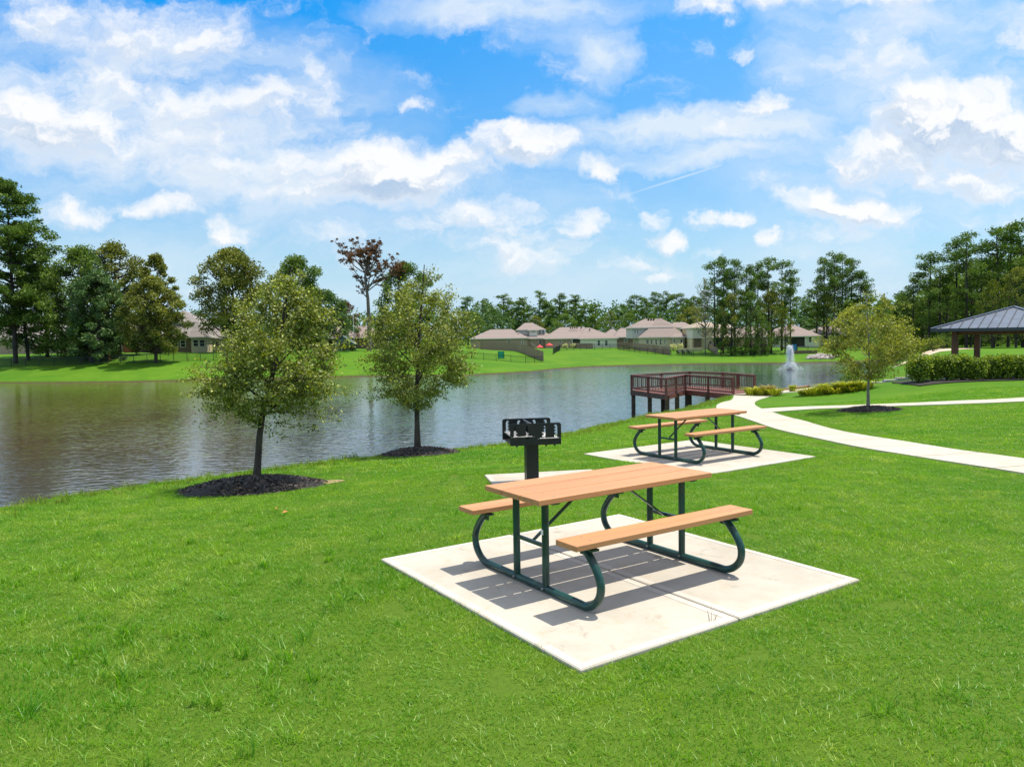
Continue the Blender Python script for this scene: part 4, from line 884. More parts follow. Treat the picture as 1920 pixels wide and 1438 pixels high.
cl2 = [(1372,556,162,'olive0','leafy olive tree low among the shore pines',50),(1408,552,160,'broad0','dark leafy tree in the middle of the shore clump',44),(1446,548,163,'olive1','olive tree under the right shore pines',56),
       (1472,586,161,'light1','yellow-green tree at the right foot of the shore clump',34),(1352,590,163,'broad1','small dark tree at the left foot of the shore clump',36),(1428,600,158,'broad2','small dark leafy tree beside the fountain view',30),
       (1550,560,190,'light0','bright green tree at the foot of the second pine clump',50),(1590,570,188,'broad1','dark leafy tree behind the right young oak',50),(1620,600,176,'olive1','olive tree right behind the right young oak',50),
       (1650,575,182,'broad0','dark tree seen through the right edge of the right young oak',40)]
for px, top, Y, k, lab, w in cl2: plant(k, px, top-10, Y, lab, 'broadleaf_tree', wpx=w*1.2)
# right woods
rw = [(1690,548,128,'pine2','thin pine at the left end of the right woods',44),(1712,520,124,'pine1','slim pine second from the left of the right woods',40),(1742,474,122,'pine0','tall tiered pine left of the pavilion roof',62),
      (1765,500,118,'pine3','bushy pine beside the tall tiered one',52),(1790,448,120,'pine1','tall pine over the left slope of the pavilion roof',56),(1812,440,114,'pine3','pine over the middle of the pavilion roof slope',60),
      (1838,455,120,'pine0','shorter pine between two tall ones over the pavilion',56),(1862,430,114,'pine3','tall pine left of the pavilion apex',66),(1890,418,118,'pine1','very tall pine above the pavilion apex',62),
      (1918,414,112,'pine0','tallest pine at the right edge of the picture',74),(1960,430,112,'pine3','pine cut by the right edge of the picture',70)]
for px, top, Y, k, lab, w in rw: plant(k, px, top, Y, lab, 'pine_tree', wpx=w*1.35)
rb = [(1700,588,130,'light1','yellow-green tree between the right young oak and the pavilion',44),(1730,560,128,'broad0','dark tree left of the pavilion corner',70),(1775,530,126,'broad2','dark leafy tree behind the pavilion left corner',80),
      (1820,500,124,'broad1','leafy tree filling the woods above the pavilion slope',70),(1860,520,108,'light0','lighter green tree just above the pavilion roof',60),(1905,495,106,'olive0','leafy tree above the pavilion apex',80),
      (1700,610,112,'light0','small sunlit tree beside the hedge end',34),(1750,596,132,'blue1','bluish tree under the pavilion eave',60),(1810,590,134,'blue0','bluish tree seen between the pavilion posts',70),(1870,590,128,'broad2','dark tree behind the pavilion posts',90),
      (1940,560,110,'broad1','dark leafy tree at the right edge of the picture',90),(1660,610,150,'broad1','small dark tree right of the right young oak',46)]
for px, top, Y, k, lab, w in rb: plant(k, px, top, Y, lab, 'broadleaf_tree', wpx=w)

def bush(name, label, cat, x, y, rx, ry, h, n, L, W, m, seed, group=None, lumps=9, stem=True, hang=0.0, z0=.05):
    rng = np.random.RandomState(seed); z = tz(x, y); root = thing(name, label, cat, (x, y, z), 0, group); cl = []
    for i in range(lumps):
        a = i*2.4+seed; t = (i+.5)/lumps; r = math.sqrt(1-(2*t-1)**2*.7)*.52
        cl.append((math.cos(a)*rx*r, math.sin(a)*ry*r, h*(z0+.16+(.80-z0)*t), (rx+ry)*.5*rng.uniform(.36, .52), h*.22))
    if stem:
        mb = MB()
        for i in range(5):
            a = i*1.26; mb.tube([(0, 0, -.05), (math.cos(a)*rx*.2, math.sin(a)*ry*.2, h*.3), (math.cos(a)*rx*.5, math.sin(a)*ry*.5, h*.75)], [.03*h, .02*h, .008*h], 5)
        mb.build('stems', M['bark_dark'], root)
    link('foliage', leaf_mesh('foliage', [crown_clusters(cl, n, L, W, rng)], M[m]), root); return root
# thicket under the shore pines, bushes in the far gardens
for i, (px, w) in enumerate([(1372,11),(1392,10),(1414,12),(1434,8)]):
    p = at(px, 655, 160); bush('bush', ['dark bush at the left foot of the shore pines','second dark bush under the shore pines','biggest dark bush under the shore pines','small dark bush right of the shore pine trunks'][i], 'bush', p.x, 160, w*.16, 1.6, 2.0, 500, .3, .18, 'broad', 200+i)
for i, (px, Y, w, h, m, lab) in enumerate([(1311,182,1.6,2.4,'broad_light','yellow-green bush by the stone garden wall'),(1262,178,1.0,1.5,'flower','pale flowering bush right of the grey wooden fence'),(1275,178,1.0,1.6,'flower','second pale flowering bush by the stone wall'),
      (1060,196,1.0,1.1,'flower','low flowering bush in front of the long brown house'),(1076,196,1.1,1.1,'flower','spreading flowering bush left of the covered porch'),(1290,186,1.1,2.6,'broad_light','tall garden bush in front of the brick two-storey house'),
      (1565,170,2.2,3.4,'broad','big dark bush right of the brick retaining wall'),(1582,168,2.2,3.0,'broad','dark bush over the shore rocks'),(645,148,1.2,1.5,'broad_light','leafy garden plant in front of the teal shed'),(660,147,1.0,1.2,'broad_light','second leafy plant by the teal shed'),
      (255,143,1.2,1.6,'broad','dark bush at the end of the orange fence'),(1750,100,1.6,1.8,'broad_light','sunlit bush by the sandy path'),(1770,110,1.8,2.0,'broad','dark bush beside the sandy path'),(1715,104,1.8,2.0,'broad_light','bright bush behind the hedge end')]):
    p = at(px, 650, Y); bush('bush', lab, 'bush', p.x, Y, w, w, h, 420, .26, .16, m, 230+i)

# ------------------------------------------------------------------ picnic tables
def picnic_table(label, loc, rz):
    root = thing('picnic_table', label, 'picnic table', loc, rz, 'picnic tables on concrete pads')
    h = .911; W = .3685; pw = (2*W - .026)/3
    for i in range(3):
        mb = MB(); v0 = -W + i*(pw+.013); mb.bbox(-h, h, v0, v0+pw, .718, .76, .005); mb.build('tabletop_plank', M['plank'], root)
    for s in (-1, 1):
        mb = MB(); a, b = sorted((s*.566, s*.80)); mb.bbox(-h, h, a, b, .478, .519, .005); mb.build('seat_plank', M['plank'], root)
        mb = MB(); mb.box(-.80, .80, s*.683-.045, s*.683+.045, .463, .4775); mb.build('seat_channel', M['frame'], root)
    mb = MB(); mb.box(-.80, .80, -.30, -.26, .700, .7175); mb.box(-.80, .80, .26, .30, .700, .7175); mb.build('top_shade_bar', M['frame'], root)  # dark bars added in place of the shade under the tabletop
    r = .0295
    for s in (-1, 1):
        u = s*.728; pts = []
        ctrl_ = [(-.655, .455), (-.71, .41), (-.79, .32), (-.835, .23), (-.825, .14), (-.765, .07), (-.68, .032), (-.58, .0305), (-.30, .0305), (0, .0305)]
        half = []
        for i in range(len(ctrl_)-1):
            p0, p1, p2, p3 = [np.array(ctrl_[max(0, min(len(ctrl_)-1, i+k))]) for k in (-1, 0, 1, 2)]
            for f in (0, .25, .5, .75): half.append(.5*((2*p1)+(-p0+p2)*f+(2*p0-5*p1+4*p2-p3)*f*f+(-p0+3*p1-3*p2+p3)*f**3))
        half.append(np.array(ctrl_[-1])); full = half + [np.array((-q[0], q[1])) for q in half[::-1][1:]]
        mb = MB(); mb.tube([(u, q[0], q[1]) for q in full], r, 16); fr = mb.build('end_frame', M['frame'], root)
        for t in (-1, 1):
            mb = MB(); mb.box(u-.035, u+.035, t*.683-.10, t*.683+.10, .447, .4625); mb.box(u-.004, u+.004, t*.655-.04, t*.655+.04, .40, .447); mb.build('seat_bracket', M['frame'], root)
            mb = MB(); mb.tube([(u, t*.195, .045), (u, t*.195, .30), (u, t*.195, .70)], .0285, 14); mb.build('leg', M['frame'], root)
            mb = MB(); mb.tube([(u-.042, t*.195, .036), (u+.042, t*.195, .036)], .010, 8); mb.build('bolt', M['bolt'], root)
        for vv, zz in [(q, .76) for q in (-.31, -.18, -.06, .06, .18, .31)] + [(q, .519) for q in (-.73, -.63, .63, .73)]:
            mb = MB(); mb.tube([(u, vv, zz-.003), (u, vv, zz+.0018)], .007, 8); mb.build('screw_head', M['bolt'], root)
        mb = MB(); mb.box(u-.03, u+.03, -W+.03, W-.03, .7005, .7172); mb.build('top_bracket', M['frame'], root)
        mb = MB(); mb.box(u-.012, u+.012, -.168, .168, .345, .372); mb.build('crossbar', M['frame'], root)
        mb = MB(); mb.obox((u-s*.014, 0, .352), (s*.20, 0, .705), .028, .012); mb.build('diagonal_brace', M['frame'], root)
    return root
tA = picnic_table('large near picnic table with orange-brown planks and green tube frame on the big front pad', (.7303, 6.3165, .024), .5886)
mb = MB(); mb.box(-.0005, .0005, -.014, .014, -.02, .02); st = mb.build('sticker', M['white'], tA); st.location = (-.759, -.195, .47)
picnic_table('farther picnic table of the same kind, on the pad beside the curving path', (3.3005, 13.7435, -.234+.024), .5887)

# ------------------------------------------------------------------ charcoal grill
def plate_mesh(w, h, th):
    cu = bpy.data.curves.new('plate', 'CURVE'); cu.dimensions = '2D'; cu.fill_mode = 'BOTH'; cu.extrude = th/2
    def poly(pts):
        sp_ = cu.splines.new('POLY'); sp_.points.add(len(pts)-1); sp_.use_cyclic_u = True
        for i, p in enumerate(pts): sp_.points[i].co = (p[0], p[1], 0, 1)
    r = .035; out = [(-w/2, 0), (w/2, 0), (w/2, h-r)] + [(w/2-r+r*math.cos(a), h-r+r*math.sin(a)) for a in np.linspace(.2, 1.4, 5)] + [(w/2-r, h), (-w/2+r, h)] + [(-w/2+r-r*math.sin(a), h-r+r*math.cos(a)) for a in np.linspace(.2, 1.4, 5)] + [(-w/2, h-r)]
    poly(out)
    for cx, s in ((-.40*w, 1), (-.165*w, 1), (.165*w, -1), (.40*w, -1)):
        pts = [(cx-s*.018, .095), (cx-s*.018, h-.055), (cx-s*.008, h-.030), (cx+s*.012, h-.026), (cx+s*.026, h-.040)]
        y = h-.060
        for k in range(3):
            pts += [(cx+s*.026, y+.012), (cx+s*.010, y+.006), (cx+s*.008, y-.006), (cx+s*.016, y-.016), (cx+s*.030, y-.020)]; y -= .042
        pts += [(cx+s*.022, .090), (cx+s*.002, .082)]
        poly(pts)
    ob = bpy.data.objects.new('tmp_plate', cu); COL.objects.link(ob); dg = bpy.context.evaluated_depsgraph_get(); dg.update()
    me = bpy.data.meshes.new_from_object(ob.evaluated_get(dg)); bpy.data.objects.remove(ob); me.name = 'side_plate'; me.materials.clear(); me.materials.append(M['grill']); return me
def grill():
    gx, gy = at(997, 900, 10.62).x, 10.62; gz = -.10
    root = thing('park_grill', 'black double-width charcoal grill on a square post behind the near picnic table', 'grill', (gx, gy, gz+.022), .17)
    w, h, d, z0 = .70, .295, .66, .585
    pm = plate_mesh(w, h, .008)
    for s in (-1, 1):
        o = link('side_plate', pm, root); o.rotation_euler = (math.pi/2, 0, 0); o.location = (0, s*d/2, z0)
    mb = MB(); mb.box(-.085, .085, -.085, .085, 0, z0-.02); o = mb.build('post', M['grill'], root)
    mb = MB(); mb.box(-.13, .13, -.13, .13, 0, .012); mb.build('base_flange', M['grill'], root)
    mb = MB(); mb.box(-w/2+.02, w/2-.02, -d/2+.006, d/2-.006, z0+.004, z0+.012); mb.box(-.12, .12, -.12, .12, z0-.022, z0+.003)
    for x in (-.26, -.14, .14, .26): mb.add([(x-.018, -d/2-.001, z0), (x+.018, -d/2-.001, z0), (x, -d/2-.001, z0-.03), (x-.018, -d/2+.006, z0), (x+.018, -d/2+.006, z0), (x, -d/2+.006, z0-.03)], [(0,2,1),(3,4,5),(0,1,4,3),(1,2,5,4),(2,0,3,5)])
    mb.build('firebox_floor', M['grill'], root)
    mb = MB(); mb.box(-.006, .006, -d/2+.006, d/2-.006, z0+.012, z0+.20); mb.build('divider', M['grill'], root)
    for s, hh in ((-1, .115), (1, .085)):
        mb = MB(); x0, x1 = sorted((s*.03, s*.33)); zz = z0+hh
        for k in range(11): y = -d/2+.03+k*(d-.06)/10; mb.tube([(x0, y, zz), (x1, y, zz)], .0055, 6)
        for x in (x0, x1): mb.tube([(x, -d/2-.03, zz), (x, d/2+.03, zz)], .0075, 6)
        mb.tube([(x0+.02, -d/2-.018, zz+.004), (x1-.02, -d/2-.018, zz+.004)], .0075, 6)
        g1 = mb.build('cooking_grate', M['grate'], root)
        mb = MB(); mb.tube([((x0+x1)/2-.09*s, -d/2-.02, zz+.01), ((x0+x1)/2-.02*s, -d/2+.08, zz+.075), ((x0+x1)/2+.05*s, -d/2+.14, zz+.09)], .008, 6); mb.build('grate_handle', M['grate'], root)
    mb = MB(); mb.tube([(-.06, .24, z0+.285), (.05, -.10, z0+.225)], .009, 8); mb.tube([(-.045, .24, z0+.265), (.035, -.06, z0+.205)], .007, 8); mb.build('lift_handle', M['grate'], root)
grill()

# ------------------------------------------------------------------ pier
def pier():
    zd = -1.78; A, C, D, E_, F_, G, B = [Vector(p) for p in ((8.05,51.8,0),(9.51,47.4,0),(11.52,51.1,0),(13.45,46.7,0),(15.53,49.2,0),(14.5,52.9,0),(12.73,55.1,0))]
    root = thing('fishing_pier', 'dark red wooden fishing pier with railings on posts at the pond edge', 'pier', (12.0, 50.5, zd)); o = Vector((12.0, 50.5, 0))
    P = [p-o for p in (A, C, D, E_, F_, G, B)]; n = len(P); mb = MB()
    # deck as two convex pieces
    a, c, d, e, f, g, b = P
    def prism(pts, z0, z1):
        k = len(pts); vs = [(p.x, p.y, z0) for p in pts] + [(p.x, p.y, z1) for p in pts]
        mb.add(vs, [tuple(range(k))[::-1], tuple(range(k, 2*k))] + [(i, (i+1) % k, k+(i+1) % k, k+i) for i in range(k)])
    prism([a, c, d, g, b], -.05, 0.0); prism([d, e, f, g], -.0501, .001); mb.build('deck_floor', M['deckwood'], root)
    edges = [(a, c), (c, d), (d, e), (f, g), (g, b), (b, a)]
    for (p, q) in edges:
        mb = MB(); mb.obox(p+Vector((0, 0, -.19)), q+Vector((0, 0, -.19)), .06, .27); mb.build('fascia_beam', M['redwood'], root)
        L = (q-p).length; t = (q-p)/L; mb = MB()
        mb.obox(p+Vector((0, 0, 1.02)), q+Vector((0, 0, 1.02)), .16, .045); mb.obox(p+Vector((0, 0, .93)), q+Vector((0, 0, .93)), .04, .09); mb.obox(p+Vector((0, 0, .12)), q+Vector((0, 0, .12)), .04, .09); mb.build('hand_rail', M['redwood'], root)
        mb = MB(); k = int(L/.19)
        for i in range(1, k): s = p+t*(L*i/k); mb.obox(s+Vector((0, 0, .10)), s+Vector((0, 0, .96)), .034, .034)
        o2 = mb.build('balusters', M['redwood'], root)
        m = max(1, round(L/2.3))
        for i in range(m+1):
            s = p+t*(L*i/m)
            if i == m and (p, q) != (d, e) and (p, q) != (b, a) and False: continue
            if i == 0 and (p, q) not in ((a, c), (f, g)): continue
            if i == m and (p, q) == (b, a): continue
            mb = MB(); mb.obox(s+Vector((0, 0, -.35)), s+Vector((0, 0, 1.0)), .13, .13); mb.build('rail_post', M['redwood'], root)
            zb = tz(o.x+s.x, o.y+s.y)-zd-.3
            if zb < -.5: inw = (Vector((0.1, .6, 0))-s).normalized()*.12; s2 = s+inw; mb = MB(); mb.obox(s2+Vector((0, 0, zb)), s2+Vector((0, 0, -.06)), .24, .24); mb.build('support_post', M['post_brown'], root)
    mb = MB()
    for y0, y1 in ((a, c), (b, d), (g, e)): mb.obox(y0.lerp(y1, .02)+Vector((0, 0, -.17)), y0.lerp(y1, .98)+Vector((0, 0, -.17)), .08, .22)
    mb.build('joists', M['post_brown'], root)
pier()
# small red-brown kerb and plants beside the landing
mb = MB(); 
for a, b in (((16.2,49.0),(17.6,49.35)),((17.62,49.35),(19.3,50.0))): mb.obox((a[0], a[1], tz(*a)+.06), (b[0], b[1], tz(*b)+.06), .30, .22)
o = mb.build('brick_edging', M['red_paver']); tag(o, 'low red-brown brick edging along the pier landing', 'edging')
def strap_clump(label, px, py, r, h, n, m, seed, group):
    p = hit(px, py); rng = np.random.RandomState(seed); root = thing('ornamental_grass', label, 'plant', (p.x, p.y, tz(p.x, p.y)), 0, group)
    rr = r*np.sqrt(rng.random(n)); a = rng.random(n)*6.28; bx, by = rr*np.cos(a)*.6, rr*np.sin(a)*.6; hh = h*rng.uniform(.6, 1.1, n); ln = r*rng.uniform(.3, 1.1, n); w = .03
    lx, ly = np.cos(a), np.sin(a); px_, py_ = -ly*w, lx*w
    def Q(t, k, s): return np.stack([bx+lx*ln*t*t+s*px_*k, by+ly*ln*t*t+s*py_*k, hh*(1.9*t-1.05*t*t)], 1)
    V = np.stack([Q(0,.6,-1), Q(0,.6,1), Q(.5,1,1), Q(.5,1,-1), Q(1,.15,1), Q(1,.15,-1)], 1).reshape(-1, 3); base = np.arange(n)[:, None]*6
    Fc = np.concatenate([base+np.array([[0,1,2,3]]), base+np.array([[3,2,4,5]])], 1).reshape(-1, 4)
    link('leaves', np_mesh('leaves', V, Fc, M[m], False, {'v': ('FLOAT', 'POINT', np.repeat(rng.random(n), 6))}), root)
cl = [(1413,741,.75,.95,'daylily','green strap-leaved clump next to the pier rail'),(1430,742,.55,.75,'daylily','low strap-leaved clump between the pier and the tan grass'),(1440,741,.55,1.15,'tan_grass','tan feathery grass clump at the pier landing'),(1452,742,.65,.85,'daylily','yellow-green clump right of the tan grass')]
for i, (px, py, r, h, m, lab) in enumerate(cl): strap_clump(lab, px, py, r, h*.60, 150, m, 300+i, None)
xs_ = [1510,1520,1531,1543,1554,1566,1577,1588,1598,1609,1618]
for i, px in enumerate(xs_):
    strap_clump('yellow-green daylily clump in the flower bed beyond the right lawn' , px, 741-1.15*(px-1510)/10.0+((i*7)%3), (.55+.12*(i%3)), .30+.09*((i*5)%4), 130, 'daylily', 320+i, 'daylily clumps in the flower bed')
bush('bush', 'dark leafy shrub at the right end of the daylily bed', 'bush', hit(1597,728).x+.3, hit(1597,728).y+.6, .7, .6, 1.0, 900, .10, .06, 'hedge', 350)
strap_clump('small lone plant on the brick edging by the water', 1486, 735, .3, .5, 90, 'daylily', 349, None)

# ------------------------------------------------------------------ fountain
def fountain():
    p = atz(1481, 693, WATER); root = thing('fountain', 'white spraying water fountain in the middle of the pond', 'fountain', (p.x, p.y, WATER)); rng = np.random.RandomState(6)
    mb = MB(); mb.tube([(0,0,-.05),(0,0,.12)], [.55,.50], 20); mb.tube([(0,0,.12),(0,0,.35)], [.22,.12], 12); mb.build('float', M['black_metal'], root)
    # many thin arcs of droplets
    sets = []; C = []
    for k in range(170):
        a = rng.random()*6.28; R = rng.uniform(.25, .80) if k < 125 else rng.uniform(.9, 1.9); hgt_ = rng.uniform(2.5, 3.6) if k < 125 else rng.uniform(.35, 1.0)
        m = 120; t = rng.random(m); r = R*t*(1 if k >= 125 else 1); z = 4*hgt_*np.where(t < .5, t, t)*(1-t) + .15
        C.append(np.stack([np.cos(a)*r, np.sin(a)*r, z], 1) + rng.normal(size=(m, 3))*.045*(1+t[:, None]))
    for r0, n_d in ((2.0, 1000),): a = rng.random(n_d)*6.28; r = r0*np.sqrt(rng.random(n_d)); C.append(np.stack([np.cos(a)*r, np.sin(a)*r, rng.exponential(.16, n_d)], 1))
    v, f, a_ = leaf_quads(np.vstack(C), .09, .05, rng)
    m = bpy.data.materials.new('water_spray'); m.use_nodes = True; b = m.node_tree.nodes['Principled BSDF']; b.inputs['Base Color'].default_value = (.92,.95,.97,1); b.inputs['Roughness'].default_value = .4; b.inputs['Alpha'].default_value = .5
    o = link('spray', leaf_mesh('spray', [(v, f, a_)], m), root)
fountain()
# ripple foam ring round the fountain is left to the water's own bump

# ------------------------------------------------------------------ pavilion
def pavilion():
    f1, b1 = Vector((23.6, 41.0, 0)), Vector((27.8, 46.0, 0)); dr = (b1-f1).normalized(); pr = Vector((dr.y, -dr.x, 0)); Ls, Wd = (b1-f1).length, 4.5
    zf = -.62; root = thing('pavilion', 'open pavilion with blue-grey standing seam metal roof behind the hedge', 'pavilion', (f1.x, f1.y, zf), math.atan2(dr.y, dr.x))
    # local: x along dr (away), y = left of dr ; the pavilion extends towards -y
    mb = MB(); mb.box(-.6, Ls+.6, -Wd-.6, .6, -.35, .03); mb.build('floor_slab', M['curb'], root)
    for x in (0, Ls):
        for y in (0, -Wd):
            mb = MB(); mb.bbox(x-.15, x+.15, y-.15, y+.15, .03, 2.42, .01); mb.build('post', M['brown_post'], root)
    mb = MB(); z0, z1 = 2.28, 2.56
    mb.box(-.30, Ls+.30, -.12, .12, z0, z1); mb.box(-.30, Ls+.30, -Wd-.12, -Wd+.12, z0, z1); mb.box(-.12, .12, -Wd+.12, -.12, z0, z1); mb.box(Ls-.12, Ls+.12, -Wd+.12, -.12, z0, z1); mb.build('beam', M['brown_post'], root)
    ov = .95; x0, x1, y0, y1 = -ov, Ls+ov, -Wd-ov, ov; ze = 2.60; cx = (x0+x1)/2; cy = (y0+y1)/2; rl = (Ls-Wd)/2*.35; za = 3.72
    A, B, C, D = (x0,y0,ze),(x1,y0,ze),(x1,y1,ze),(x0,y1,ze); R1, R2 = (cx-rl, cy, za), (cx+rl, cy, za)
    mb = MB(); mb.add([A,B,C,D,R1,R2], [(0,1,5,4),(1,2,5),(2,3,4,5),(3,0,4)]); mb.add([(x0+.02,y0+.02,ze-.03),(x1-.02,y0+.02,ze-.03),(x1-.02,y1-.02,ze-.03),(x0+.02,y1-.02,ze-.03)], [(0,3,2,1)], 1)
    roof = mb.build('roof', [M['metal_roof'], M['brown_post']], root)
    mb = MB(); V = Vector; up = V((0,0,.02))
    def face_seams(P, Q, r1, r2, n):
        P, Q, r1, r2 = map(V, (P, Q, r1, r2)); e = (Q-P); L = e.length; e = e/L; rm = (r1+r2)/2; f0 = (r1-P).dot(e); f1_ = (r2-P).dot(e); hgt2 = (rm-P)-e*(rm-P).dot(e)
        for i in range(1, n):
            s = L*i/n
            k = s/f0 if s < f0 else ((L-s)/(L-f1_) if s > f1_ else 1.0); k = max(0, min(1, k)); a = P+e*s; mb.obox(a+up, a+hgt2*k+up, .03, .05)
    face_seams(A, B, R1, R2, 19); face_seams(B, C, R2, R2, 15); face_seams(C, D, R2, R1, 19); face_seams(D, A, R1, R1, 15); mb.build('roof_seams', M['seam'], roof)
    mb = MB()
    for p, q in ((A,R1),(B,R2),(C,R2),(D,R1),(R1,R2)): mb.obox(V(p)+up*1.5, V(q)+up*1.5, .16, .05)
    mb.build('ridge_caps', M['metal_roof'], roof)
    mb = MB()
    for p, q in ((A,B),(B,C),(C,D),(D,A)): mb.obox(V(p)+V((0,0,-.07)), V(q)+V((0,0,-.07)), .05, .17)
    mb.build('fascia', M['seam'], root)
pavilion()
# hedge shrubs on a dark mulch strip, concrete curb behind
hp = [(1722+i*27, 37.6+((i*3) % 4)*.12) for i in range(9)]
for i, (px, Y) in enumerate(hp):
    p = at(px, 700, Y); top = 668 if i not in (4, 8) else 672; h = at(px, top+(i % 3), Y).z - tz(p.x, Y)
    lab = ['large shrub at the left end of the hedge in front of the pavilion','hedge shrub second from the left end of the hedge','hedge shrub just left of the first pavilion post','hedge shrub just right of the first pavilion post','hedge shrub under the second pavilion post',
           'hedge shrub just right of the second pavilion post','hedge shrub below the pavilion roof slope, two from the right edge','hedge shrub beside the right edge of the picture','hedge shrub cut by the right edge of the picture'][i]
    bush('shrub', lab, 'shrub', p.x, Y, (.66 if i else .72)*(1+.08*math.sin(i*2.1)), .62, h*1.0, 3600, .105, .065, 'hedge', 400+i, 'shrubs of the hedge by the pavilion', 22, z0=.02)
def strip(name, pts, w, h, m, label, cat):
    mb = MB(); 
    for a, b in zip(pts, pts[1:]):
        n = 8
        for i in range(n):
            p = Vector(a).lerp(Vector(b), i/n); q = Vector(a).lerp(Vector(b), (i+1)/n); d = (q-p).normalized(); s = Vector((-d.y, d.x, 0))*w/2
            c = [p-s, q-s, q+s, p+s]; vs = [(v.x, v.y, tz(v.x, v.y)-.1) for v in c] + [(v.x, v.y, tz(v.x, v.y)+h) for v in c]
            mb.add(vs, [(4,5,6,7),(0,1,5,4),(2,3,7,6)] + ([(3,0,4,7)] if i == 0 else []) + ([(1,2,6,5)] if i == n-1 else []))
    o = mb.build(name, m); tag(o, label, cat); return o
a, b = at(1698, 715, 37.3), at(2060, 715, 38.2)
strip('mulch_strip', [(a.x, a.y, 0), (b.x, b.y, 0)], 2.3, .05, M['mulch'], 'long dark mulch strip under the hedge', 'mulch bed')
a, b = at(1790, 707, 39.4), at(2080, 707, 40.2); strip('concrete_curb', [(a.x, a.y, 0), (b.x, b.y, 0)], .25, .16, M['curb'], 'grey concrete curb behind the hedge', 'curb')
# concrete steps and handrail at the water's edge
def steps():
    root = thing('concrete_steps', 'stepped concrete bank edge between the right young oak and the hedge', 'steps', (23.2, 47.6, tz(23.2, 47.6)))
    for i in range(4):
        mb = MB(); mb.box(-.9+i*.75, -.9+(i+1)*.75, -.2, .25, -.6+.0*i, .02+.13*i); mb.build('step', M['curb'], root)
steps()
def handrail():
    b = Vector((22.0, 46.5, 0)); z = tz(b.x, b.y); root = thing('handrail', 'thin dark metal handrail beside the steps, behind the right young oak', 'handrail', (b.x, b.y, z)); mb = MB()
    for k in (0, .45):
        mb.tube([(k, 0, 0), (k, 0, .75), (k+2.3, .9, 1.75), (k+2.3, .9, .4)], .022, 6)
    mb.tube([(0, 0, .4), (-1.1, -.2, .42), (-1.1, -.2, 0)], .02, 6); mb.build('rail', M['black_metal'], root)
handrail()
# sandy path in the right woods
sheet('sandy_path', [(46.5,86,0),(52,92,0),(58,100,0),(66,108,0)], [(44.5,90,0),(50,97,0),(56,106,0),(62,116,0)], M['sand'], lift=.05, sub=4, label='pale sandy track running into the right woods')

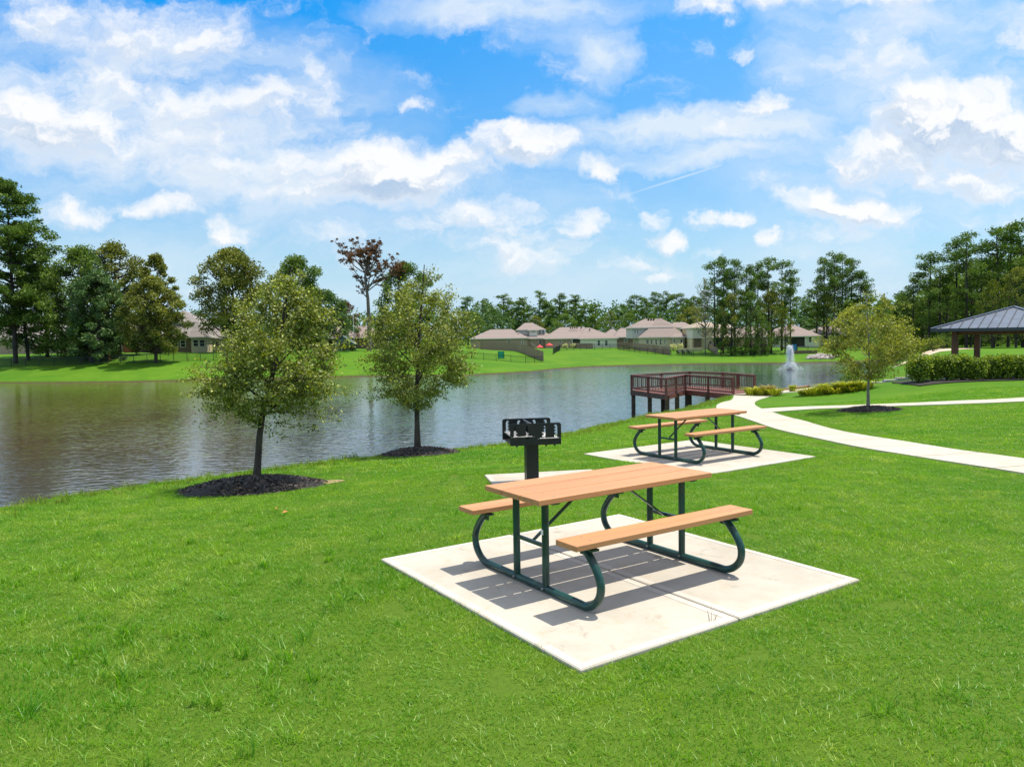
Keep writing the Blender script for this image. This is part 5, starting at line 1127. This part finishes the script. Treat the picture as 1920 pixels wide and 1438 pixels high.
# ------------------------------------------------------------------ houses
def house(label, Y, px_mid, base_py, blocks=(), windows=(), porches=(), chim=(), vents=(), rz=0.0):
    """blocks: (px0,px1,eave_py,ridge_py,depth,dy,wallkey,roofkey,rx0,rx1,bottom_py|None); windows: (px0,px1,py0,py1,dy)"""
    o = at(px_mid, 650, Y); z0 = tz(o.x, Y+3); root = thing('house', label, 'house', (o.x, Y, z0)); V = Vector
    def X(px, y): return at(px, 640, y).x - o.x
    def Z(px, py, y): return at(px, py, y).z - z0
    for (a, b, ev, rd, dep, dy, wk, rk, r0, r1, bt) in blocks:
        y0 = Y+dy; x0, x1 = X(a, y0), X(b, y0); mid = (a+b)/2; ze = Z(mid, ev, y0-.4); zb = -.8 if bt is None else Z(mid, bt, y0); zr = Z((r0+r1)/2, rd, y0+dep/2); ov = .45
        mb = MB(); mb.box(x0+ov, x1-ov, dy, dy+dep, zb, ze-.02); mb.build('wall', M[wk], root)
        ra, rb = X(r0, y0+dep/2), X(r1, y0+dep/2); ra = min(max(ra, x0+.3), x1-.4); rb = min(max(rb, ra+.05), x1-.3)
        mb = MB(); y_0, y_1 = dy-ov, dy+dep+ov; ym = dy+dep/2
        vs = [(x0,y_0,ze),(x1,y_0,ze),(x1,y_1,ze),(x0,y_1,ze),(ra,ym,zr),(rb,ym,zr)]; mb.add(vs, [(0,1,5,4),(1,2,5),(2,3,4,5),(3,0,4)])
        mb.add([(x0,y_0,ze),(x1,y_0,ze),(x1,y_1,ze),(x0,y_1,ze)], [(0,3,2,1)], 1); rf = mb.build('roof', [M[rk], M['trim']], root)
        mb = MB(); mb.obox((x0,y_0,ze-.08),(x1,y_0,ze-.08), .04, .18); mb.obox((x0,y_0,ze-.08),(x0,y_1,ze-.08), .04, .18); mb.obox((x1,y_0,ze-.08),(x1,y_1,ze-.08), .04, .18); mb.build('fascia', M['trim'], rf)
    for (a, b, p0, p1, dy) in windows:
        y = Y+dy; x0, x1, za, zb = X(a, y), X(b, y), Z((a+b)/2, p1, y), Z((a+b)/2, p0, y); t = .09; yy = dy-.07; mb = MB()
        mb.box(x0, x1, yy, dy+.02, zb-t, zb); mb.box(x0, x1, yy, dy+.02, za, za+t); mb.box(x0, x0+t, yy, dy+.02, za+t, zb-t); mb.box(x1-t, x1, yy, dy+.02, za+t, zb-t); mb.box(x0+t, x1-t, yy+.02, dy, (za+zb)/2-.03, (za+zb)/2+.03)
        f = mb.build('window', M['trim'], root); mb = MB(); mb.box(x0+t, x1-t, yy+.04, dy+.01, za+t, (za+zb)/2-.03); mb.box(x0+t, x1-t, yy+.04, dy+.01, (za+zb)/2+.03, zb-t); mb.build('pane', M['glass'], f)
    for (a, b, p0, p1, dy) in porches:     # flat dark panel painting in the shade of a porch recess, plus posts
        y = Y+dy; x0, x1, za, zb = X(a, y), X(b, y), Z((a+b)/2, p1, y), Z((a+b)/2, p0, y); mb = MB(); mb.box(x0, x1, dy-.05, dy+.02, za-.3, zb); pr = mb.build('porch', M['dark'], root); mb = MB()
        for x in (x0+.1, x1-.1): mb.box(x-.1, x+.1, dy-.30, dy-.08, za-.3, zb)
        mb.build('porch_posts', M['trim'], pr)
        mb = MB(); mb.box(x0+.6, (x0+x1)/2-.2, dy-.09, dy-.06, za+.1, zb-.5); mb.build('patio_door', M['glass'], pr)
    for (a, py, dy) in vents:
        y = Y+dy; mb = MB(); x = X(a, y); z = Z(a, py, y); mb.box(x-.18, x+.18, dy-.2, dy+.2, z-.15, z+.2); mb.build('roof_vent', M['dark'], root)
    return root
S, SG, ST = 'shingle', 'shingle_grey', 'shingle_tan'
house('long brown brick house behind the big left pines', 168, 60, 660, [(-60,128,636,600,14,0,'brick_pink',SG,-20,90,None)], [(82,90,641,654,0),(20,28,641,654,0),(52,60,641,654,0)])
house('dark brick house behind the middle of the left trees', 172, 190, 658, [(112,300,638,604,13,0,'brick_brown',SG,150,260,None)], [(140,148,643,654,0),(170,178,643,654,0),(215,223,643,654,0)])
house('two-storey grey-roofed house with cream stone bay at left', 156, 350, 658, [(300,392,632,598,11,.6,'brick_brown',SG,330,362,None),(354,392,632,604,6,-1.5,'stone_cream',SG,362,374,None),(325,376,604,583,8,4,'siding_grey',SG,342,350,None),(380,436,634,612,9,2,'stone_cream',SG,395,420,None)],
      [(362,372,637,650,-1.5),(374,384,637,650,-1.5),(325,334,638,651,.6),(338,348,638,651,.6),(404,412,640,650,2)], [(300,322,636,657,.6)])
house('brown-roofed house glimpsed between the two young oaks', 178, 650, 645, [(575,720,634,612,12,0,'brick_brown',S,600,690,None)], [(600,608,638,646,0),(690,698,638,646,0)])
house('brick house with arched dormer and upper windows, left of the long brown roof', 204, 960, 650, [(880,992,634.5,617.5,15,0,'brick_pink',S,920,960,None),(968,1024,618,605.5,10,5,'siding_grey',S,984,998,634),(955,1046,634.5,620,13,2,'brick_pink',S,985,1015,None),(990,1011,619,612.5,5,3.6,'siding_white',S,999.5,1001.5,634)],
      [(1010,1015,618.5,626.5,4.95),(1016,1021,618.5,626.5,4.95),(996,1005,618,623,3.6),(983,989,638,646,2),(1010,1016,637,645,2),(1022,1028,637,645,2),(952,958,638,645,0),(978,981,637,646,0)], vents=[(972,627,3),(984,629,3),(979,620,6),(982,620,6)])
house('long single-storey brown-roofed house with white siding at its right end', 200, 1100, 648, [(1020,1108,634.5,613.5,17,1.2,'brick_pink',S,1050,1096,None),(1085,1160,634.5,614.5,15,0,'siding_white',S,1098,1106,None)],
      [(1120,1125.5,638,648,0),(1134,1139.5,638,648,0),(1048,1053,638,643,1.2)], [(1072,1107,636,650,1.2)], vents=[(1070,615.5,7),(1074,615.5,7),(1078,615,7),(1082,615,7),(1090,615,7),(1106,618,5)])
house('low brown-roofed house tucked left of the big two-storey house', 212, 1150, 645, [(1128,1166,634,617.5,12,0,'siding_grey',S,1145,1152,None),(1150,1190,632,615,13,-2,'brick_brown',S,1164,1178,None)], [(1170,1176,636,642,-2)])
house('big two-storey house with sweeping brown roof and cream stone walls', 186, 1235, 652, [(1182,1262,614,598,10,3,'siding_grey',S,1208,1236,634),(1216,1272,614,597,10,5,'siding_grey',S,1236,1240,634),(1198,1288,632,597,12,0,'stone_cream',S,1237,1241,None),(1258,1284,632,622,6,-1.2,'stone_cream',S,1268,1274,None)],
      [(1189,1192.5,617,626,3),(1194,1197.5,617,626,3),(1211,1217,636.5,645,0),(1219,1224,636.5,645,0),(1228,1232.5,636,647,0),(1236,1240.5,636,647,0),(1245,1248,636,645,0),(1262,1266,636,643,-1.2),(1275,1280,636,647,-1.2)], vents=[(1216,599.5,7),(1221,599.5,7),(1226,599.5,7)])
house('two-storey white house with brick side behind the big two-storey house', 202, 1278, 650, [(1256,1302,614,604.5,11,0,'siding_white',S,1264,1284,None),(1283,1300,614.5,608,9,-.5,'brick_brown',S,1289,1293,None)], [(1275,1280,616,625,0),(1276,1281,636,645,0),(1287,1294,617,622,-.5)])
house('cream and yellow two-storey house partly behind the shore pines', 180, 1335, 650, [(1294,1346,614.5,604,10,0,'siding_cream',ST,1308,1332,None),(1295,1320,614.6,607,6,-.9,'siding_white',ST,1304,1310,633),(1298,1318,633.2,632,5,-.7,'brick_brown',ST,1304,1312,None),(1338,1376,615,606,9,1,'siding_grey',ST,1350,1362,None),(1338,1378,632,626,4,-3,'stone_cream',ST,1350,1366,None)],
      [(1334,1339,619,625,0),(1307.5,1310,617,627,-.9),(1329,1334,639,645,0)], [(1340,1376,633,648,-3)])
house('pink brick house hidden behind the shore pine trunks', 184, 1400, 648, [(1368,1446,632,613,12,0,'brick_pink',S,1390,1430,None)], [(1380,1386,637,645,0),(1432,1438,637,643,0)])
house('white single-storey house with dark porch right of the fountain', 182, 1490, 647, [(1436,1540,630.5,608.5,14,0,'siding_white',S,1482,1487,None)], [(1472,1478,633,642,0),(1516,1521.5,632,642,0)], [(1481,1510,632,647,0)])
house('house with small gable at the far right of the row', 196, 1550, 645, [(1524,1600,628,612,12,0,'siding_grey',S,1540,1570,None)], [(1545,1550,633,640,0)])
# garden shed
def shed():
    Y = 152; o = at(643, 660, Y); z = tz(o.x, Y); root = thing('garden_shed', 'teal gabled garden shed between the two young oaks', 'shed', (o.x, Y, z)); s = Y/F; w = 20*s; he = at(643, 645, Y).z-z; hr = at(643, 631, Y).z-z; d = 3.0; mb = MB()
    mb.add([(-w,0,-.3),(w,0,-.3),(w,0,he),(0,0,hr),(-w,0,he),(-w,d,-.3),(w,d,-.3),(w,d,he),(0,d,hr),(-w,d,he)], [(0,1,2,3,4),(5,9,8,7,6),(0,4,9,5),(1,6,7,2)]); mb.build('wall', M['teal'], root)
    mb = MB()
    for q in (-1, 1): mb.add([(q*(w+.2),-.25,he-.12),(0,-.25,hr+.04),(0,d+.25,hr+.04),(q*(w+.2),d+.25,he-.12),(q*(w+.2),-.25,he-.02),(0,-.25,hr+.14),(0,d+.25,hr+.14),(q*(w+.2),d+.25,he-.02)], [(0,1,2,3),(4,7,6,5),(0,4,5,1),(0,3,7,4),(2,6,7,3)])
    mb.build('roof', M['teal_roof'], root); mb = MB(); mb.box(-.5, .5, -.05, -.01, 0, 1.9); mb.build('door', M['teal_roof'], root)
shed()

# ------------------------------------------------------------------ fences
def fpts(lst): return [(at(px, 660, Y).x, Y) for px, Y in lst]
def metal_fence(label, lst, h=1.35, post=2.4):
    P = fpts(lst); x0, y0 = P[0]; z0 = tz(x0, y0); root = thing('metal_fence', label, 'fence', (x0, y0, z0)); pk = MB(); rl = MB(); n = 0
    for (ax, ay), (bx, by) in zip(P, P[1:]):
        L = math.hypot(bx-ax, by-ay); m = max(1, round(L/post))
        for i in range(m):
            p = Vector((ax+(bx-ax)*i/m, ay+(by-ay)*i/m, 0)); q = Vector((ax+(bx-ax)*(i+1)/m, ay+(by-ay)*(i+1)/m, 0)); p.z = tz(p.x, p.y)-z0; q.z = tz(q.x, q.y)-z0; off = Vector((x0, y0, 0)); p2 = p-off; q2 = q-off; p2.z, q2.z = p.z, q.z
            mb = MB(); mb.obox(p2+Vector((0,0,-.2)), p2+Vector((0,0,h+.06)), .08, .08); mb.build('post', M['black_metal'], root)
            for zz in (.15, h-.18, h-.02): rl.obox(p2+Vector((0,0,zz)), q2+Vector((0,0,zz)), .03, .035)
            k = 18
            for j in range(1, k): s = p2.lerp(q2, j/k); pk.obox(s+Vector((0,0,.06)), s+Vector((0,0,h)), .018, .018)
    rl.build('rails', M['black_metal'], root); pk.build('pickets', M['black_metal'], root)
metal_fence('long black metal fence in front of the left houses and trees', [(-60,131),(100,131),(200,131),(300,131),(400,132),(470,133),(560,135),(640,137)])
metal_fence('black metal fence between the straight oak and the dormer house garden', [(860,139),(930,140),(985,141),(1019,143)], 1.25)
metal_fence('black metal fence along the lawn crest below the long brown-roofed house', [(1037,162),(1050,172),(1100,180),(1158,184)], 1.25)
metal_fence('black metal fence below the big two-storey house', [(1160,180),(1200,172),(1258,164),(1300,160),(1345,159)], 1.25)
metal_fence('black metal fence in front of the white house right of the fountain', [(1495,166),(1515,166),(1541,167)], 1.2)
def wood_fence(label, lst, h, m, seed=1, lat=False):
    P = fpts(lst); x0, y0 = P[0]; z0 = tz(x0, y0); dx_, dy_ = P[-1][0]-x0, P[-1][1]-y0; root = thing('wooden_fence', label, 'fence', (x0, y0, z0), math.atan2(dy_, dx_)); rnd = random.Random(seed); c, s = math.cos(-root.rotation_euler.z), math.sin(-root.rotation_euler.z); mb = MB(); rl = MB()
    def loc_(x, y): return Vector(((x-x0)*c-(y-y0)*s, (x-x0)*s+(y-y0)*c, tz(x, y)-z0))
    for (ax, ay), (bx, by) in zip(P, P[1:]):
        L = math.hypot(bx-ax, by-ay); k = int(L/.15)
        for i in range(k):
            t = (i+.5)/k; p = loc_(ax+(bx-ax)*t, ay+(by-ay)*t); hh = h+rnd.uniform(-.03, .03); mb.box(p.x-.071, p.x+.071, p.y-.012, p.y+.012, p.z-.1, p.z+hh)
        for i in range(int(L/2.4)+1):
            t = min(1, i*2.4/L); p = loc_(ax+(bx-ax)*t, ay+(by-ay)*t); rl.box(p.x-.05, p.x+.05, p.y+.015, p.y+.11, p.z-.1, p.z+h-.1)
    mb.build('boards', m, root); rl.build('posts', M['post_brown'], root)
wood_fence('weathered grey wooden fence in front of the dormer house', [(900,196),(925,186),(960,172),(990,158),(1019,147)], 1.85, M['fence_grey'])
wood_fence('grey wooden fence below the long house porch', [(1070,199),(1112,186)], 1.3, M['fence_grey'], 2)
wood_fence('long grey wooden fence left of the big two-storey house garden', [(1157,184),(1190,182),(1222,176),(1257,166)], 1.65, M['fence_grey'], 3)
wood_fence('short orange new wooden fence running towards the left houses', [(203,133),(214,140),(226,150)], 1.75, M['fence_new'], 4)
wood_fence('dark red wooden fence beside the left house patio', [(232,158),(262,160)], 1.9, M['fence_red'], 5)
wood_fence('low grey fence right of the stone garden wall', [(1322,186),(1334,174),(1346,163)], 1.35, M['fence_grey'], 6)
wood_fence('grey wooden fence behind the shore pine trunks', [(1425,184),(1446,182)], 1.6, M['fence_grey'], 7)
def wall(name, label, lst, h, w, m):
    P = fpts(lst); mb = MB(); x0, y0 = P[0]; z0 = tz(x0, y0)
    for (ax, ay), (bx, by) in zip(P, P[1:]): mb.obox((ax-x0, ay-y0, h/2-.2), (bx-x0, by-y0, h/2-.2+tz(bx, by)-z0), w, h+.4)
    o = mb.build(name, m); o.location = (x0, y0, z0); tag(o, label, 'wall')
wall('stone_wall', 'low cream stone wall behind the three black garden chairs', [(1272,172),(1318,174)], .8, .4, M['stone_cream'])
wall('retaining_wall', 'red-brown brick retaining wall right of the fountain', [(1486,161),(1532,162)], .7, .5, M['brick_brown'])
# rocks at the shore
for i in range(16):
    rng = np.random.RandomState(500+i); px = 1520+i*2.9+rng.uniform(-1.5, 1.5); Y = 151+rng.uniform(-2.5, 5); p = at(px, 665, Y); bm = bmesh.new(); bmesh.ops.create_icosphere(bm, subdivisions=2, radius=.55+rng.random()*.35)
    for v in bm.verts: v.co *= 1+.25*math.sin(v.co.x*5+i)*math.cos(v.co.y*4+i*2); v.co.z *= .6; v.co.x *= 1.3
    me = bpy.data.meshes.new('shore_rock'); bm.to_mesh(me); bm.free(); me.materials.append(M['rock']); o = link('shore_rock', me); o.location = (p.x, Y, tz(p.x, Y)+.08); tag(o, 'grey-mauve boulder in the rock bank right of the fountain', 'rock', 'boulders of the shore rock bank')
# three black garden chairs
def garden_chair(px, Y, label):
    p = at(px, 660, Y); root = thing('garden_chair', label, 'chair', (p.x, Y, tz(p.x, Y)), .4+px*.1 % .5, 'black garden chairs on the far lawn'); mb = MB(); mb.obox((-.3,-.3,.34),(-.3,.3,.28),.0,.0) if False else None
    mb = MB(); mb.obox((0,-.3,.40),(0,.28,.30), .55, .04); mb.build('seat', M['black_metal'], root); mb = MB(); mb.obox((0,.25,.30),(0,.55,1.05), .58, .04); mb.build('backrest', M['black_metal'], root)
    for s in (-1, 1):
        mb = MB(); mb.box(s*.33-.06, s*.33+.06, -.38, .38, .58, .61); mb.build('armrest', M['black_metal'], root); mb = MB(); mb.box(s*.33-.03, s*.33+.03, -.34, -.26, 0, .58); mb.build('leg', M['black_metal'], root); mb = MB(); mb.box(s*.33-.03, s*.33+.03, .22, .30, 0, .58); mb.build('leg', M['black_metal'], root)
garden_chair(1273, 166, 'leftmost of three black garden chairs below the stone wall'); garden_chair(1283, 166, 'middle one of three black garden chairs below the stone wall'); garden_chair(1293, 166, 'rightmost of three black garden chairs below the stone wall')
# red umbrella, red canopy, green mats, slide, poles
def canopy(name, label, px, py, Y, r, h, m):
    p = at(px, py, Y); z = tz(p.x, Y); root = thing(name, label, 'umbrella', (p.x, Y, z)); mb = MB(); n = 8; ring = [(math.cos(k*2*math.pi/n)*r, math.sin(k*2*math.pi/n)*r, h-.55) for k in range(n)]
    mb.add(ring+[(0,0,h)], [(k, (k+1) % n, n) for k in range(n)]); mb.add([(q[0], q[1], q[2]-.14) for q in ring]+ring, [(k, (k+1) % n, n+(k+1) % n, n+k) for k in range(n)]); mb.build('canopy', m, root); mb = MB(); mb.tube([(0,0,0),(0,0,h)], .03, 6); mb.build('pole', M['white'], root)
canopy('patio_umbrella', 'red patio umbrella in front of the dormer house', 1030, 648, 192, .9, 1.45, M['red_cloth'])
canopy('patio_umbrella', 'lower red and white umbrella left of the other red one', 1012, 650, 178, .8, 1.2, M['red_cloth'])
def panel(name, label, cat, px0, px1, py0, Y, m):
    a, b = at(px0, 665, Y), at(px1, 665, Y); z = tz(a.x, Y); h = at(px0, py0, Y).z-z; root = thing(name, label, cat, (a.x, Y, z)); mb = MB(); w = b.x-a.x; mb.box(0, w, -.04, .04, .1, h); mb.build('panel', m, root)
    mb = MB(); [mb.box(x-.04, x+.04, -.08, .08, 0, h+.06) for x in (0, w)]; mb.build('uprights', M['black_metal'], root)
panel('play_screen', 'emerald green play screen behind the black fence', 'screen', 934, 945, 659, 145, M['emerald'])
panel('pool_slide_cover', 'small blue cover on the fence right of the fountain', 'cover', 1482, 1494, 646, 167, M['blue_cloth'])
def slide():
    p = at(1004, 655, 168); root = thing('slide', 'white garden slide beside the grey wooden fence', 'slide', (p.x, 168, tz(p.x, 168))); mb = MB(); mb.obox((-1.0,0,1.9),(1.2,0,.3), .5, .06); mb.build('chute', M['white'], root); mb = MB()
    for q in (-.2, .2): mb.tube([(-1.3, q, 0), (-1.0, q, 1.95)], .04, 6)
    mb.build('ladder', M['black_metal'], root)
slide()
def pole(label, px, py0, Y, r=.06, lamp=False, m=None):
    p = at(px, 650, Y); z = tz(p.x, Y); h = at(px, py0, Y).z-z; root = thing('lamp_post' if lamp else 'white_pole', label, 'lamp post' if lamp else 'pole', (p.x, Y, z)); mb = MB(); mb.tube([(0,0,0),(0,0,h*.5),(0,0,h)], [r*1.4, r, r*.7], 8); mb.build('pole', m or M['bark_pale'], root)
    if lamp: mb = MB(); mb.tube([(0,0,h),(.5,0,h+.35),(1.3,0,h+.25)], [.06,.06,.05], 6); mb.build('arm', m or M['bark_pale'], root); mb = MB(); mb.obox((.9,0,h+.30),(1.8,0,h+.2), .32, .14); mb.build('lamp_head', M['white'], root)
pole('thin white pole between the two young oaks', 664, 588, 160, .06, m=M['white'])
pole('pale lamp post above the roofs, left of the big two-storey house', 1147, 604, 230, .13, True)
pole('pale street lamp among the shore pines', 1430, 566, 178, .12, True)
# bins by the left fence
for i, (px, lab) in enumerate([(172,'dark wheeled bin by the black fence, left of the orange fence')]):
    p = at(px, 680, 133); root = thing('wheeled_bin', lab, 'bin', (p.x, 133, tz(p.x, 133))); mb = MB(); mb.add([(-.25,-.3,0),(.25,-.3,0),(.25,.3,0),(-.25,.3,0),(-.32,-.36,1.0),(.32,-.36,1.0),(.32,.36,1.0),(-.32,.36,1.0)], [(0,3,2,1),(0,1,5,4),(1,2,6,5),(2,3,7,6),(3,0,4,7)]); mb.build('body', M['black_metal'], root); mb = MB(); mb.bbox(-.35,.35,-.4,.4,1.0,1.08,.02); mb.build('lid', M['black_metal'], root)
# dark weed sprigs at the slab joint
wp = atz(1338, 1172, 0.0); wr = np.random.RandomState(8); V_, F_, A__ = blades(5, .025, .07, .19, .004, wr, lean=.7, shape='disc')
o = link('weed', np_mesh('weed', V_, F_, M['bark_dark'])); o.location = (wp.x, wp.y, .0); tag(o, 'thin dark weed sprig at the front edge of the near pad, by its joint', 'weed')
# dry leaf by the first oak
rng = np.random.RandomState(3); L_ = [(535,968),(520,960),(1010,1205),(300,1120),(640,1100)]
for px, py in L_[:2]:
    p = hit(px, py); mb = MB(); mb.add([(-.04,0,.05),(0,-.025,.06),(.045,0,.055),(0,.025,.07)], [(0,1,2,3)]); o = mb.build('fallen_leaf', mat('dry_leaf', (.45,.16,.04), .7)); o.location = (p.x, p.y, p.z); o.rotation_euler = (0, 0, px); tag(o, 'dry orange leaf on the grass, %s of two below the leaning oak' % ('right' if px == 535 else 'left'), 'leaf')
print('objects', len(bpy.data.objects))
